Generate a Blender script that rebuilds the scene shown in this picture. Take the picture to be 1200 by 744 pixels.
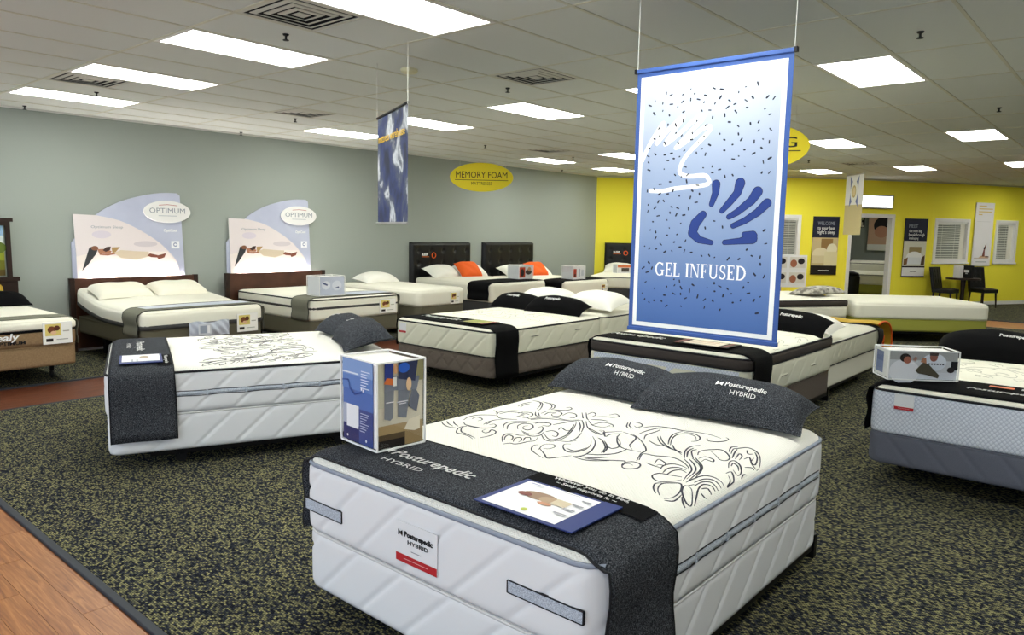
import bpy, math, random
from mathutils import Vector, Matrix
random.seed(7)
for o in list(bpy.data.objects): bpy.data.objects.remove(o)
C = bpy.context.scene.collection
SC = bpy.context.scene
S = 0.3048                      # plan is laid out in feet, built in metres
PI = math.pi
EYE = 5.6
CEIL = EYE + 4.522

# ------------------------------------------------------------ camera, world, light, exposure
cam = bpy.data.objects.new('camera', bpy.data.cameras.new('camera')); C.objects.link(cam)
cam.data.sensor_width = 36; cam.data.lens = 864.45 / 1200 * 36; cam.data.clip_end = 200
_r = Vector((0.65533811, -0.75510068, 0.01883953)); _u = Vector((0.07663133, 0.0912788, 0.99287251)); _f = Vector((0.75143835, 0.6492235, -0.11768285))
cam.matrix_world = Matrix(((_r.x, _u.x, -_f.x, 0), (_r.y, _u.y, -_f.y, 0), (_r.z, _u.z, -_f.z, EYE * S), (0, 0, 0, 1)))
SC.camera = cam
w = bpy.data.worlds.new('sky'); SC.world = w; w.use_nodes = True
w.node_tree.nodes['Background'].inputs[0].default_value = (0.72, 0.85, 1.0, 1)
w.node_tree.nodes['Background'].inputs[1].default_value = 3.3
SC.view_settings.view_transform = 'Standard'; SC.view_settings.look = 'None'
SC.view_settings.gamma = 1; SC.view_settings.use_curve_mapping = False
SC.view_settings.exposure = 0.0
PANEL = 17.0                    # fluorescent diffuser radiance
for y0, y1 in ((-12, -1), (1, 14), (16, 32)):          # daylight enters by the shop front behind the camera
    ld = bpy.data.lights.new('shop_front_daylight', 'AREA'); ld.shape = 'RECTANGLE'
    ld.size = 8.2 * S; ld.size_y = (y1 - y0) * S; ld.cycles.is_portal = True
    lo = bpy.data.objects.new('shop_front_daylight', ld); C.objects.link(lo)
    lo.location = (-9.9 * S, (y0 + y1) / 2 * S, 4.9 * S); lo.rotation_euler = (0, -PI / 2, 0)

# ------------------------------------------------------------ materials
def lin(c):
    f = lambda v: v / 12.92 if v <= .04045 else ((v + .055) / 1.055) ** 2.4
    return tuple(f(x / 255) for x in c)
def pm(name, rgb, rough=.6, bump=None, var=None, metal=0, spec=.3, emit=None, sheen=0):
    """plain procedural principled: bump=(scale,strength[,kind]) var=(scale,amount,second rgb)"""
    m = bpy.data.materials.new(name); m.use_nodes = True; nt = m.node_tree; b = nt.nodes['Principled BSDF']
    c = lin(rgb); b.inputs['Base Color'].default_value = (*c, 1); b.inputs['Roughness'].default_value = rough
    b.inputs['Metallic'].default_value = metal; b.inputs['Specular IOR Level'].default_value = spec
    if sheen: b.inputs['Sheen Weight'].default_value = sheen
    tc = nt.nodes.new('ShaderNodeTexCoord')
    if var:
        n = nt.nodes.new('ShaderNodeTexNoise'); n.inputs['Scale'].default_value = var[0]; n.inputs['Detail'].default_value = 4
        nt.links.new(tc.outputs['Object'], n.inputs['Vector'])
        r = nt.nodes.new('ShaderNodeValToRGB'); r.color_ramp.elements[0].position = .5 - var[1]; r.color_ramp.elements[1].position = .5 + var[1]
        r.color_ramp.elements[0].color = (*c, 1); r.color_ramp.elements[1].color = (*lin(var[2]), 1)
        nt.links.new(n.outputs['Fac'], r.inputs[0]); nt.links.new(r.outputs[0], b.inputs['Base Color'])
    if bump:
        kind = bump[2] if len(bump) > 2 else 'noise'
        if kind == 'voronoi':
            n = nt.nodes.new('ShaderNodeTexVoronoi'); o = n.outputs['Distance']
        else:
            n = nt.nodes.new('ShaderNodeTexNoise'); o = n.outputs['Fac']
        n.inputs['Scale'].default_value = bump[0]; nt.links.new(tc.outputs['Object'], n.inputs['Vector'])
        bp = nt.nodes.new('ShaderNodeBump'); bp.inputs['Strength'].default_value = bump[1]; bp.inputs['Distance'].default_value = .004
        nt.links.new(o, bp.inputs['Height']); nt.links.new(bp.outputs[0], b.inputs['Normal'])
    if emit:
        b.inputs['Emission Color'].default_value = (*lin(rgb), 1); b.inputs['Emission Strength'].default_value = emit
    return m
def nodes(m): return m.node_tree, m.node_tree.nodes['Principled BSDF']
M = {}
M['wall_grey'] = pm('grey_paint', (158, 165, 159), .75, (60, .08), spec=.2)
M['wall_yellow'] = pm('yellow_paint', (250, 236, 72), .7, (60, .08), spec=.2)
M['wall_cream'] = pm('cream_paint', (225, 222, 210), .75)
M['trim'] = pm('white_trim', (232, 230, 226), .5)
M['tile'] = pm('ceiling_tile', (216, 219, 214), .85, (260, .25), spec=.1)
M['tee'] = pm('ceiling_tee', (206, 204, 186), .6)
M['dark'] = pm('near_black', (14, 14, 16), .6)
M['blackmetal'] = pm('black_metal', (18, 18, 20), .4, metal=.6)
M['vent_shade'] = pm('vent_gap_shade', (10, 9, 8), .9)  # near black, painted shade for the vent gaps
M['ventgrey'] = pm('vent_metal', (200, 198, 186), .45)
M['white'] = pm('white_fabric', (236, 234, 228), .85, (420, .25), sheen=.2)
M['cream'] = pm('cream_fabric', (232, 229, 214), .85, (300, .2), sheen=.2)
M['border'] = pm('pale_border', (222, 223, 226), .75, (500, .2))
M['border_cream'] = pm('cream_border', (218, 216, 198), .8, (160, .5, 'voronoi'))
M['greytape'] = pm('grey_tape', (150, 158, 172), .6, (300, .5), var=(260, .1, (195, 203, 214)))
M['pipe_blue'] = pm('grey_blue_piping', (140, 148, 164), .6, (400, .4))
M['pipe_pale'] = pm('pale_piping', (206, 206, 206), .6)
M['pipe_black'] = pm('black_piping', (20, 21, 26), .6)
M['taupe'] = pm('taupe_fabric', (92, 82, 76), .8, (500, .4), var=(300, .2, (110, 100, 92)))
M['gusset'] = pm('dark_gusset', (66, 59, 56), .8, (500, .4))
M['slate'] = pm('slate_fabric', (88, 91, 104), .8, (500, .4), var=(300, .2, (102, 105, 118)))
M['brown'] = pm('brown_box_fabric', (134, 108, 78), .85, (300, .4), var=(60, .2, (150, 124, 92)))
M['olivebase'] = pm('olive_grey_base', (92, 88, 72), .8, (300, .3))
M['green'] = pm('lime_box_fabric', (158, 158, 70), .85, (300, .3))
M['darkgrey'] = pm('dark_grey_fabric', (62, 62, 62), .8, (400, .4))
M['navyink'] = pm('navy_thread', (38, 40, 56), .6)
M['greyink'] = pm('grey_thread', (150, 148, 140), .6)
M['blackcloth'] = pm('black_cloth', (11, 11, 13), .9, (500, .4), spec=.1)
M['greycloth'] = pm('grey_green_cloth', (112, 112, 98), .85, (400, .4))
M['yellowcloth'] = pm('golden_cloth', (206, 170, 60), .85, (400, .3))
M['orange'] = pm('orange_fabric', (232, 98, 34), .8, (400, .3))
M['satin'] = pm('silver_satin', (104, 100, 92), .35, (16, .9), var=(12, .10, (186, 182, 170)))
M['pillow_w'] = pm('white_pillow', (240, 238, 230), .85, (120, .15))
M['pillow_foam'] = pm('cream_pillow', (234, 230, 214), .85, (300, .2))
M['walnut'] = pm('dark_walnut', (62, 38, 28), .45, var=(6, .3, (84, 52, 38)))
M['espresso'] = pm('espresso_wood', (34, 22, 18), .4, var=(8, .3, (48, 32, 26)))
M['leather'] = pm('black_leather', (13, 13, 15), .42, (180, .25), spec=.35)
M['blue'] = pm('royal_blue', (60, 90, 156), .6)
M['navyfolder'] = pm('navy_folder', (34, 52, 118), .5)
M['letter'] = pm('white_lettering', (246, 246, 244), .6)
M['letter_grey'] = pm('grey_lettering', (150, 156, 168), .6)
M['letter_black'] = pm('black_lettering', (22, 22, 26), .6)
M['letter_gold'] = pm('gold_lettering', (236, 192, 62), .6)
M['signyellow'] = pm('sign_yellow', (226, 206, 38), .6)
M['board'] = pm('white_board', (238, 236, 236), .6)
M['lilac'] = pm('lilac_board', (176, 180, 206), .6, var=(1.6, .3, (206, 210, 228)))
M['wire'] = pm('clear_wire', (210, 210, 205), .4)
M['steel'] = pm('steel', (170, 170, 172), .35, metal=.8)
M['rubber'] = pm('rubber_edge', (48, 52, 60), .6)
M['plastic_grey'] = pm('grey_plastic_bag', (186, 192, 206), .35, (25, .8))
M['pane'] = pm('blind_slat', (232, 232, 226), .5)
M['detector'] = pm('smoke_detector_plastic', (222, 218, 180), .5)

def emission(name, rgb, st):
    m = bpy.data.materials.new(name); m.use_nodes = True; nt = m.node_tree
    nt.nodes.remove(nt.nodes['Principled BSDF']); e = nt.nodes.new('ShaderNodeEmission')
    e.inputs[0].default_value = (*lin(rgb), 1); e.inputs[1].default_value = st
    nt.links.new(e.outputs[0], nt.nodes['Material Output'].inputs[0]); return m
M['panel'] = emission('fluorescent_diffuser', (250, 252, 242), PANEL)
M['tube'] = emission('display_tube', (255, 244, 240), 170)
M['litbox'] = emission('lit_sign_face', (246, 252, 255), 3.5)

def add(nt, t, **kw):
    n = nt.nodes.new(t)
    for k, v in kw.items():
        if k in n.inputs: n.inputs[k].default_value = v
        else: setattr(n, k, v)
    return n
def math_(nt, op, a, b=None):
    n = nt.nodes.new('ShaderNodeMath'); n.operation = op
    for i, v in enumerate((a, b)):
        if v is None: continue
        if isinstance(v, (int, float)): n.inputs[i].default_value = v
        else: nt.links.new(v, n.inputs[i])
    return n.outputs[0]
def ramp(nt, fac, stops):
    r = nt.nodes.new('ShaderNodeValToRGB'); e = r.color_ramp.elements
    while len(e) < len(stops): e.new(.5)
    for el, (p, c) in zip(e, stops): el.position = p; el.color = (*lin(c), 1)
    nt.links.new(fac, r.inputs[0]); return r.outputs[0]
# woven carpet: short navy and olive loops
m = pm('tweed_carpet', (60, 60, 60), .95, spec=.05); nt, b = nodes(m); M['carpet'] = m
tc = add(nt, 'ShaderNodeTexCoord'); sep = add(nt, 'ShaderNodeSeparateXYZ'); nt.links.new(tc.outputs['Object'], sep.inputs[0])
row = math_(nt, 'FLOOR', math_(nt, 'MULTIPLY', sep.outputs[0], 105))
col = math_(nt, 'FLOOR', math_(nt, 'ADD', math_(nt, 'MULTIPLY', sep.outputs[1], 62), math_(nt, 'MULTIPLY', row, .5)))
cmb = add(nt, 'ShaderNodeCombineXYZ'); nt.links.new(row, cmb.inputs[0]); nt.links.new(col, cmb.inputs[1])
wn = add(nt, 'ShaderNodeTexWhiteNoise', noise_dimensions='2D'); nt.links.new(cmb.outputs[0], wn.inputs['Vector'])
big = add(nt, 'ShaderNodeTexNoise', Scale=55.0, Detail=3.0); nt.links.new(tc.outputs['Object'], big.inputs['Vector'])
fac = math_(nt, 'ADD', math_(nt, 'MULTIPLY', wn.outputs['Value'], .80), math_(nt, 'MULTIPLY', big.outputs['Fac'], .38))
mixc = add(nt, 'ShaderNodeMix', data_type='RGBA', blend_type='MULTIPLY'); mixc.inputs[0].default_value = 1
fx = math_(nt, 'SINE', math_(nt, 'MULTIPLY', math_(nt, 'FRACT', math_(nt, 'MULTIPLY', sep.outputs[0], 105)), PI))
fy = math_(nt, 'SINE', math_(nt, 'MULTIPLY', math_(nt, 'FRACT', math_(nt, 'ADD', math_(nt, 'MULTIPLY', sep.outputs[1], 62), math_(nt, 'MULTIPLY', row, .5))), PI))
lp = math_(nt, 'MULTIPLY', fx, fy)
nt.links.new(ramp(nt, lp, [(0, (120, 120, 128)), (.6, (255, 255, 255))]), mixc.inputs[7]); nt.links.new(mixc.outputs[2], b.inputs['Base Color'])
nt.links.new(ramp(nt, fac, [(.22, (26, 29, 40)), (.50, (54, 58, 68)), (.66, (92, 92, 76)), (1, (158, 153, 108))]), mixc.inputs[6])
bp = add(nt, 'ShaderNodeBump', Strength=.5, Distance=.004); nt.links.new(lp, bp.inputs['Height']); nt.links.new(bp.outputs[0], b.inputs['Normal'])
# laminate wood
def wood(name, a, bb, cc, sc):
    m = pm(name, a, .38, spec=.4); nt, b = nodes(m)
    tc = add(nt, 'ShaderNodeTexCoord'); mp = add(nt, 'ShaderNodeMapping'); mp.inputs['Scale'].default_value = sc
    oi = add(nt, 'ShaderNodeObjectInfo'); va = nt.nodes.new('ShaderNodeVectorMath'); va.operation = 'ADD'
    cm = add(nt, 'ShaderNodeCombineXYZ'); nt.links.new(math_(nt, 'MULTIPLY', oi.outputs['Random'], 40), cm.inputs[2])
    nt.links.new(tc.outputs['Object'], mp.inputs[0]); nt.links.new(mp.outputs[0], va.inputs[0]); nt.links.new(cm.outputs[0], va.inputs[1])
    n = add(nt, 'ShaderNodeTexNoise', Scale=6.0, Detail=6.0, Distortion=1.6); nt.links.new(va.outputs[0], n.inputs['Vector'])
    nt.links.new(ramp(nt, n.outputs['Fac'], [(.3, a), (.5, bb), (.7, cc)]), b.inputs['Base Color']); return m
M['wood_y'] = wood('laminate_wood', (122, 70, 36), (150, 95, 52), (176, 120, 72), (8, .4, 1))
M['wood_x'] = wood('laminate_wood_cross', (74, 38, 24), (98, 54, 36), (114, 66, 44), (.6, 6, 1))
# charcoal heather knit
m = pm('charcoal_heather', (40, 42, 46), .95, spec=.05); nt, b = nodes(m); M['heather'] = m
tc = add(nt, 'ShaderNodeTexCoord'); n = add(nt, 'ShaderNodeTexNoise', Scale=230.0, Detail=3.0); nt.links.new(tc.outputs['Object'], n.inputs['Vector'])
nt.links.new(ramp(nt, n.outputs['Fac'], [(.34, (25, 27, 31)), (.5, (54, 56, 61)), (.68, (100, 103, 109))]), b.inputs['Base Color'])
bp = add(nt, 'ShaderNodeBump', Strength=.4, Distance=.002); nt.links.new(n.outputs['Fac'], bp.inputs['Height']); nt.links.new(bp.outputs[0], b.inputs['Normal'])
# knit mattress top with honeycomb relief
def knit(name, rgb, sc, st, second=None):
    m = pm(name, rgb, .85, spec=.15, sheen=.2); nt, b = nodes(m)
    tc = add(nt, 'ShaderNodeTexCoord'); sp = add(nt, 'ShaderNodeSeparateXYZ'); nt.links.new(tc.outputs['Object'], sp.inputs[0])
    p = math_(nt, 'ADD', sp.outputs[0], math_(nt, 'ADD', sp.outputs[1], math_(nt, 'MULTIPLY', sp.outputs[2], .9))); q = math_(nt, 'SUBTRACT', math_(nt, 'SUBTRACT', sp.outputs[0], sp.outputs[1]), math_(nt, 'MULTIPLY', sp.outputs[2], -.9))
    h = math_(nt, 'MULTIPLY', math_(nt, 'SINE', math_(nt, 'MULTIPLY', p, sc)), math_(nt, 'SINE', math_(nt, 'MULTIPLY', q, sc)))
    h = math_(nt, 'ABSOLUTE', h)
    bp = add(nt, 'ShaderNodeBump', Strength=st, Distance=.006); nt.links.new(h, bp.inputs['Height']); nt.links.new(bp.outputs[0], b.inputs['Normal'])
    if second: nt.links.new(ramp(nt, h, [(.1, second), (.5, rgb)]), b.inputs['Base Color'])
    return m
M['knit'] = knit('white_knit_top', (240, 238, 230), 200, .5)
M['knit_blue'] = knit('pale_blue_knit', (216, 221, 232), 110, .3, (188, 194, 210))
M['knit_cream'] = knit('cream_knit_top', (236, 233, 218), 170, .4)
# prints with a colour per shape
m = pm('printed_card', (255, 255, 255), .45); nt, b = nodes(m); M['print'] = m
at = add(nt, 'ShaderNodeAttribute', attribute_name='ink'); nt.links.new(at.outputs['Color'], b.inputs['Base Color'])
# big banner: print fades from white to blue
m = pm('banner_print', (255, 255, 255), .6); nt, b = nodes(m); M['banner'] = m
tc = add(nt, 'ShaderNodeTexCoord'); sp = add(nt, 'ShaderNodeSeparateXYZ'); nt.links.new(tc.outputs['Generated'], sp.inputs[0])
nt.links.new(ramp(nt, sp.outputs[1], [(0, (70, 104, 166)), (.14, (90, 120, 176)), (.38, (134, 155, 193)), (.62, (156, 172, 202)), (.85, (182, 191, 210)), (1, (192, 198, 212))]), b.inputs['Base Color'])
# cloud banner
m = pm('cloud_print', (80, 100, 160), .6); nt, b = nodes(m); M['clouds'] = m
tc = add(nt, 'ShaderNodeTexCoord'); mp = add(nt, 'ShaderNodeMapping'); mp.inputs['Scale'].default_value = (3.6, 3.0, 1); nt.links.new(tc.outputs['Object'], mp.inputs[0])
n = add(nt, 'ShaderNodeTexNoise', Scale=1.0, Detail=6.0, Distortion=.35); nt.links.new(mp.outputs[0], n.inputs['Vector'])
nt.links.new(ramp(nt, n.outputs['Fac'], [(.34, (22, 27, 52)), (.45, (40, 54, 100)), (.52, (74, 80, 98)), (.58, (196, 200, 206)), (.66, (84, 88, 100))]), b.inputs['Base Color'])
# clear acrylic
m = bpy.data.materials.new('clear_acrylic'); m.use_nodes = True; nt = m.node_tree; nt.nodes.remove(nt.nodes['Principled BSDF'])
tr = add(nt, 'ShaderNodeBsdfTransparent'); gl = add(nt, 'ShaderNodeBsdfGlossy', Roughness=.06); mx = nt.nodes.new('ShaderNodeMixShader'); mx.inputs[0].default_value = .05
nt.links.new(tr.outputs[0], mx.inputs[1]); nt.links.new(gl.outputs[0], mx.inputs[2]); nt.links.new(mx.outputs[0], nt.nodes['Material Output'].inputs[0])
M['acrylic'] = m

# ------------------------------------------------------------ mesh helpers
class MB:
    def __init__(s): s.v = []; s.f = []
    def box(s, x0, y0, z0, x1, y1, z1):
        n = len(s.v); s.v += [(x, y, z) for z in (z0, z1) for x, y in ((x0, y0), (x1, y0), (x1, y1), (x0, y1))]
        s.f += [tuple(n + i for i in q) for q in ((3, 2, 1, 0), (4, 5, 6, 7), (0, 1, 5, 4), (1, 2, 6, 5), (2, 3, 7, 6), (3, 0, 4, 7))]; return s
    def tube(s, path, r, k=8, closed=False, flat=1.0):
        P = [Vector(p) for p in path]; n0 = len(s.v); N = len(P)
        rr_ = r if isinstance(r, (list, tuple)) else [r] * N
        for i, p in enumerate(P):
            a = P[(i - 1) % N] if (closed or i > 0) else p; c = P[(i + 1) % N] if (closed or i < N - 1) else p
            t = (c - a).normalized(); up = Vector((0, 0, 1)) if abs(t.z) < .9 else Vector((1, 0, 0))
            x = t.cross(up).normalized(); y = x.cross(t)
            for j in range(k):
                an = 2 * PI * j / k; s.v.append(tuple(p + x * math.cos(an) * rr_[i] + y * math.sin(an) * rr_[i] * flat))
        for i in range(N if closed else N - 1):
            for j in range(k):
                a = n0 + i * k + j; b_ = n0 + i * k + (j + 1) % k; i2 = ((i + 1) % N) * k
                s.f.append((a, b_, n0 + i2 + (j + 1) % k, n0 + i2 + j))
        if not closed: s.f.append(tuple(n0 + j for j in reversed(range(k)))); s.f.append(tuple(n0 + (N - 1) * k + j for j in range(k)))
        return s
    def lathe(s, prof, k=20, cx=0, cy=0):
        n0 = len(s.v)
        for r, z in prof:
            for j in range(k): s.v.append((cx + r * math.cos(2 * PI * j / k), cy + r * math.sin(2 * PI * j / k), z))
        for i in range(len(prof) - 1):
            for j in range(k): s.f.append((n0 + i * k + j, n0 + i * k + (j + 1) % k, n0 + (i + 1) * k + (j + 1) % k, n0 + (i + 1) * k + j))
        s.f.append(tuple(n0 + j for j in reversed(range(k)))); s.f.append(tuple(n0 + (len(prof) - 1) * k + j for j in range(k))); return s
    def grid(s, nx, ny, fn, closedx=False):
        n0 = len(s.v)
        for j in range(ny + 1):
            for i in range(nx if closedx else nx + 1): s.v.append(fn(i / nx, j / ny))
        w_ = nx if closedx else nx + 1
        for j in range(ny):
            for i in range(nx): s.f.append((n0 + j * w_ + i, n0 + j * w_ + (i + 1) % w_, n0 + (j + 1) * w_ + (i + 1) % w_, n0 + (j + 1) * w_ + i))
        return s
    def prism(s, poly, z0, z1):
        n = len(s.v); k = len(poly); s.v += [(x, y, z0) for x, y in poly] + [(x, y, z1) for x, y in poly]
        s.f.append(tuple(n + i for i in reversed(range(k)))); s.f.append(tuple(n + k + i for i in range(k)))
        for i in range(k): s.f.append((n + i, n + (i + 1) % k, n + k + (i + 1) % k, n + k + i))
        return s
    def build(s, name, mat, parent=None, mtx=None, smooth=False, bevel=0, shift=(0, 0, 0)):
        me = bpy.data.meshes.new(name)
        me.from_pydata([(x - shift[0], y - shift[1], z - shift[2]) for x, y, z in s.v], [], s.f); me.materials.append(M[mat] if isinstance(mat, str) else mat)
        if smooth: me.polygons.foreach_set('use_smooth', [True] * len(me.polygons))
        me.update(); return link(name, me, parent, mtx, bevel)
def link(name, me, parent=None, mtx=None, bevel=0):
    o = bpy.data.objects.new(name, me); C.objects.link(o)
    if parent: o.parent = parent
    if mtx is not None: o.matrix_local = mtx
    if bevel:
        b = o.modifiers.new('bevel', 'BEVEL'); b.width = bevel; b.segments = 2; b.limit_method = 'ANGLE'
    return o
def tag(o, label, cat, group=None):
    o['label'] = label; o['category'] = cat
    if group: o['group'] = group
    return o
def thing(name, label, cat, mtx, group=None):
    o = bpy.data.objects.new(name, None); C.objects.link(o); o.empty_display_size = .1; o.matrix_world = mtx
    return tag(o, label, cat, group)
def struct(o): o['kind'] = 'structure'; return o
def T(x, y, z): return Matrix.Translation((x, y, z))
def RZ(a): return Matrix.Rotation(a, 4, 'Z')
def RX(a): return Matrix.Rotation(a, 4, 'X')
def RY(a): return Matrix.Rotation(a, 4, 'Y')
def ft(x, y, z=0, deg=0): return T(x * S, y * S, z * S) @ RZ(math.radians(deg))
def axes(o, x, y, z): return Matrix(((x[0], y[0], z[0], o[0]), (x[1], y[1], z[1], o[1]), (x[2], y[2], z[2], o[2]), (0, 0, 0, 1)))
def upright(p0, p1, z, off=0):
    """frame in feet for a sheet on a wall: x from p0 to p1, y up, normal to the viewer"""
    d = Vector((p1[0] - p0[0], p1[1] - p0[1], 0)); L = d.length; d.normalize(); n = Vector((d.y, -d.x, 0))
    return axes(((p0[0] + n.x * off) * S, (p0[1] + n.y * off) * S, z * S), d, (0, 0, 1), n), L * S
FONT = {}
def text(s, h, mat, parent, mtx, width=None, bold=0, name='lettering', f=None, ext=.0008, shear=0):
    key = (s, round(h, 4), bold, shear, width)
    if key not in FONT:
        cu = bpy.data.curves.new('t', 'FONT'); cu.body = s; cu.size = h * 1.38; cu.offset = bold; cu.align_x = 'CENTER'; cu.align_y = 'CENTER'; cu.extrude = ext; cu.shear = shear; cu.resolution_u = 2
        o = bpy.data.objects.new('t', cu); C.objects.link(o); dg = bpy.context.evaluated_depsgraph_get()
        me = bpy.data.meshes.new_from_object(o.evaluated_get(dg)); bpy.data.objects.remove(o); bpy.data.curves.remove(cu)
        if width:
            xs = [v.co.x for v in me.vertices]; k = width / (max(xs) - min(xs))
            for v in me.vertices: v.co.x *= k
        FONT[key] = me
    me = FONT[key].copy(); me.name = name; me.materials.clear(); me.materials.append(M[mat])
    if f:
        for v in me.vertices:
            p = mtx @ v.co; p.z = f(p.x, p.y) + .002; v.co = p
        mtx = None
    return link(name, me, parent, mtx)
def rect(x0, y0, x1, y1): return [(x0, y0), (x1, y0), (x1, y1), (x0, y1)]
def ell(cx, cy, rx, ry, n=24, a0=0, a1=2 * PI):
    full = abs(a1 - a0 - 2 * PI) < 1e-6
    return [(cx + rx * math.cos(a0 + (a1 - a0) * i / (n if full else n - 1)), cy + ry * math.sin(a0 + (a1 - a0) * i / (n if full else n - 1))) for i in range(n)]
def strk(pts, w_):
    out = []
    for (x0, y0), (x1, y1) in zip(pts[:-1], pts[1:]):
        d = math.hypot(x1 - x0, y1 - y0) or 1; nx, ny = -(y1 - y0) / d * w_ / 2, (x1 - x0) / d * w_ / 2
        out.append([(x0 + nx, y0 + ny), (x0 - nx, y0 - ny), (x1 - nx, y1 - ny), (x1 + nx, y1 + ny)])
    return out
def blob(pts):
    """tapered capsule chain -> polygons"""
    out = []
    for (x0, y0, r0), (x1, y1, r1) in zip(pts[:-1], pts[1:]):
        d = math.hypot(x1 - x0, y1 - y0) or 1; nx, ny = -(y1 - y0) / d, (x1 - x0) / d
        out.append([(x0 + nx * r0, y0 + ny * r0), (x0 - nx * r0, y0 - ny * r0), (x1 - nx * r1, y1 - ny * r1), (x1 + nx * r1, y1 + ny * r1)])
    return out + [ell(x, y, r, r, 14) for x, y, r in pts]
def prints(parent, items, mtx=None, name='print', step=.0005):
    V = []; Fc = []; K = []
    for i, (poly, rgb) in enumerate(items):
        a = 0
        for (x0, y0), (x1, y1) in zip(poly, poly[1:] + poly[:1]): a += x0 * y1 - x1 * y0
        if a < 0: poly = poly[::-1]
        n = len(V); V += [(x, y, step * (i % 40 + 1)) for x, y in poly]; Fc.append(tuple(range(n, n + len(poly)))); K += [(*lin(rgb), 1)] * len(poly)
    me = bpy.data.meshes.new(name); me.from_pydata(V, [], Fc); me.materials.append(M['print'])
    at = me.color_attributes.new('ink', 'FLOAT_COLOR', 'POINT'); at.data.foreach_set('color', [c for k in K for c in k]); me.update()
    return link(name, me, parent, mtx)
def spline(pts, k=5):
    P = [pts[0]] + list(pts) + [pts[-1]]; out = []
    for i in range(1, len(P) - 2):
        for j in range(k):
            t = j / k; a, b_, c, d = P[i - 1], P[i], P[i + 1], P[i + 2]
            out.append(tuple(.5 * (2 * b_[q] + (c[q] - a[q]) * t + (2 * a[q] - 5 * b_[q] + 4 * c[q] - d[q]) * t * t + (3 * b_[q] - a[q] - 3 * c[q] + d[q]) * t ** 3) for q in range(len(pts[0]))))
    return out + [tuple(pts[-1])]

# ------------------------------------------------------------ floor
CZ = .012
floor = struct(MB().box(-10 * S, -14 * S, -.12, 120 * S, 50 * S, -.004).build('floor', 'wood_y'))
def carpet(x0, y0, x1, y1):
    return MB().box(x0 * S, y0 * S, -.004, x1 * S, y1 * S, CZ).build('carpet', 'carpet', floor)
carpet(4.1, -14, 55.2, 25.2); carpet(4.1, 28.5, 55.2, 35); carpet(60, -14, 120, 50); carpet(-10, 28.5, 4.1, 35)
for a in ((4.02, -14, 4.14, 25.25), (4.1, 25.14, 55.2, 25.26), (4.1, 28.44, 55.2, 28.56), (55.1, -14, 55.24, 25.2), (59.94, -14, 60.06, 50)):
    MB().box(a[0] * S, a[1] * S, -.004, a[2] * S, a[3] * S, CZ + .004).build('edge_strip', 'rubber', floor, bevel=.003)
pl_y = MB().box(-.052 * 1.17, -.6, 0, .052 * 1.17, .6, .006); pl_y = pl_y.build('plank', 'wood_y', floor, T(0, 0, -50)); me_y = pl_y.data
pl_x = MB().box(-.6, -.061, 0, .6, .061, .006).build('plank', 'wood_x', floor, T(0, 0, -50)); me_x = pl_x.data
first = {me_y: pl_y, me_x: pl_x}
def plank(me, x, y):
    o = first.pop(me, None)
    if o is None: o = link('plank', me, floor)
    o.matrix_local = T(x, y, -.004)
for i in range(10):
    for j in range(9): plank(me_y, 4.0 * S - .064 - i * .1235, 7.2 * S + .6 + j * 1.202 - (i % 3) * .4)
for i in range(8):
    for j in range(6): plank(me_x, 4.3 * S + .6 + j * 1.202 - (i % 3) * .35 + .2, 25.3 * S + .064 + i * .1235)
for i in range(12):
    for j in range(4): plank(me_y, 55.3 * S + .064 + i * .1165, 2 * S + .6 + j * 1.202 - (i % 3) * .4 + .8)

# ------------------------------------------------------------ walls
def wall(name, segs, mat, t=.12, z1=CEIL):
    """segs: (p0, p1, holes) in feet, holes=(s0,s1,z0,z1) along the run; thickness goes away from the room"""
    mb = MB()
    for p0, p1, holes in segs:
        d = Vector((p1[0] - p0[0], p1[1] - p0[1])); L = d.length; d.normalize(); n = Vector((-d.y, d.x))
        def piece(a, b_, za, zb):
            if b_ - a < .01 or zb - za < .01: return
            q = [(p0[0] + d.x * s_ + n.x * o_, p0[1] + d.y * s_ + n.y * o_) for s_, o_ in ((a, 0), (b_, 0), (b_, t / S), (a, t / S))]
            mb.prism([(x * S, y * S) for x, y in q], za * S, zb * S)
        c = 0
        for s0, s1, za, zb in sorted(holes): piece(c, s0, 0, z1); piece(s0, s1, 0, za); piece(s0, s1, zb, z1); c = s1
        piece(c, L, 0, z1)
    return struct(mb.build(name, mat))
wall('wall_left', [((-10, 34.9), (50.75, 34.9), [])], 'wall_grey')
V0, V1, V2, V3, V4, V5 = (50.7, 34.9), (52.7, 32.6), (56.5, 23.6), (61.47, 18.56), (67.94, 13.85), (118.4, -14)
def sal(p0, p): return math.hypot(p[0] - p0[0], p[1] - p0[1])
WINZ = (3.85, 6.95)
win = [((56.75, 23.35), (58.94, 21.13), V2), ((68.25, 13.68), (71.66, 11.79), V4), ((74.3, 10.33), (76.6, 9.06), V4)]
def hole(v, a, b_, i=.2): return (sal(v, a) + i, sal(v, b_) - i, *WINZ)
dA, dB = (61.95, 18.21), (64.85, 16.1)
wall('wall_back', [(V0, V1, []), (V1, V2, []), (V2, V3, [hole(V2, *win[0][:2])]), (V3, V4, [(sal(V3, dA), sal(V3, dB), 0, 7.12)]),
                   (V4, V5, [hole(V4, *win[1][:2]), hole(V4, *win[2][:2])])], 'wall_yellow')
wall('wall_right', [((118.4, -14), (-10, -14), [])], 'wall_cream')
wall('wall_front', [((-10, -14), (-10, 34.9), [(2, 13, .8, 9), (15, 28, .8, 9), (30, 46, .8, 9)])], 'wall_cream')
wall('wall_office', [((51.5, 35.1), (60, 44), []), ((60, 44), (83, 48), []), ((83, 48), (95.9, -1.2), [])], 'wall_grey')
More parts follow.
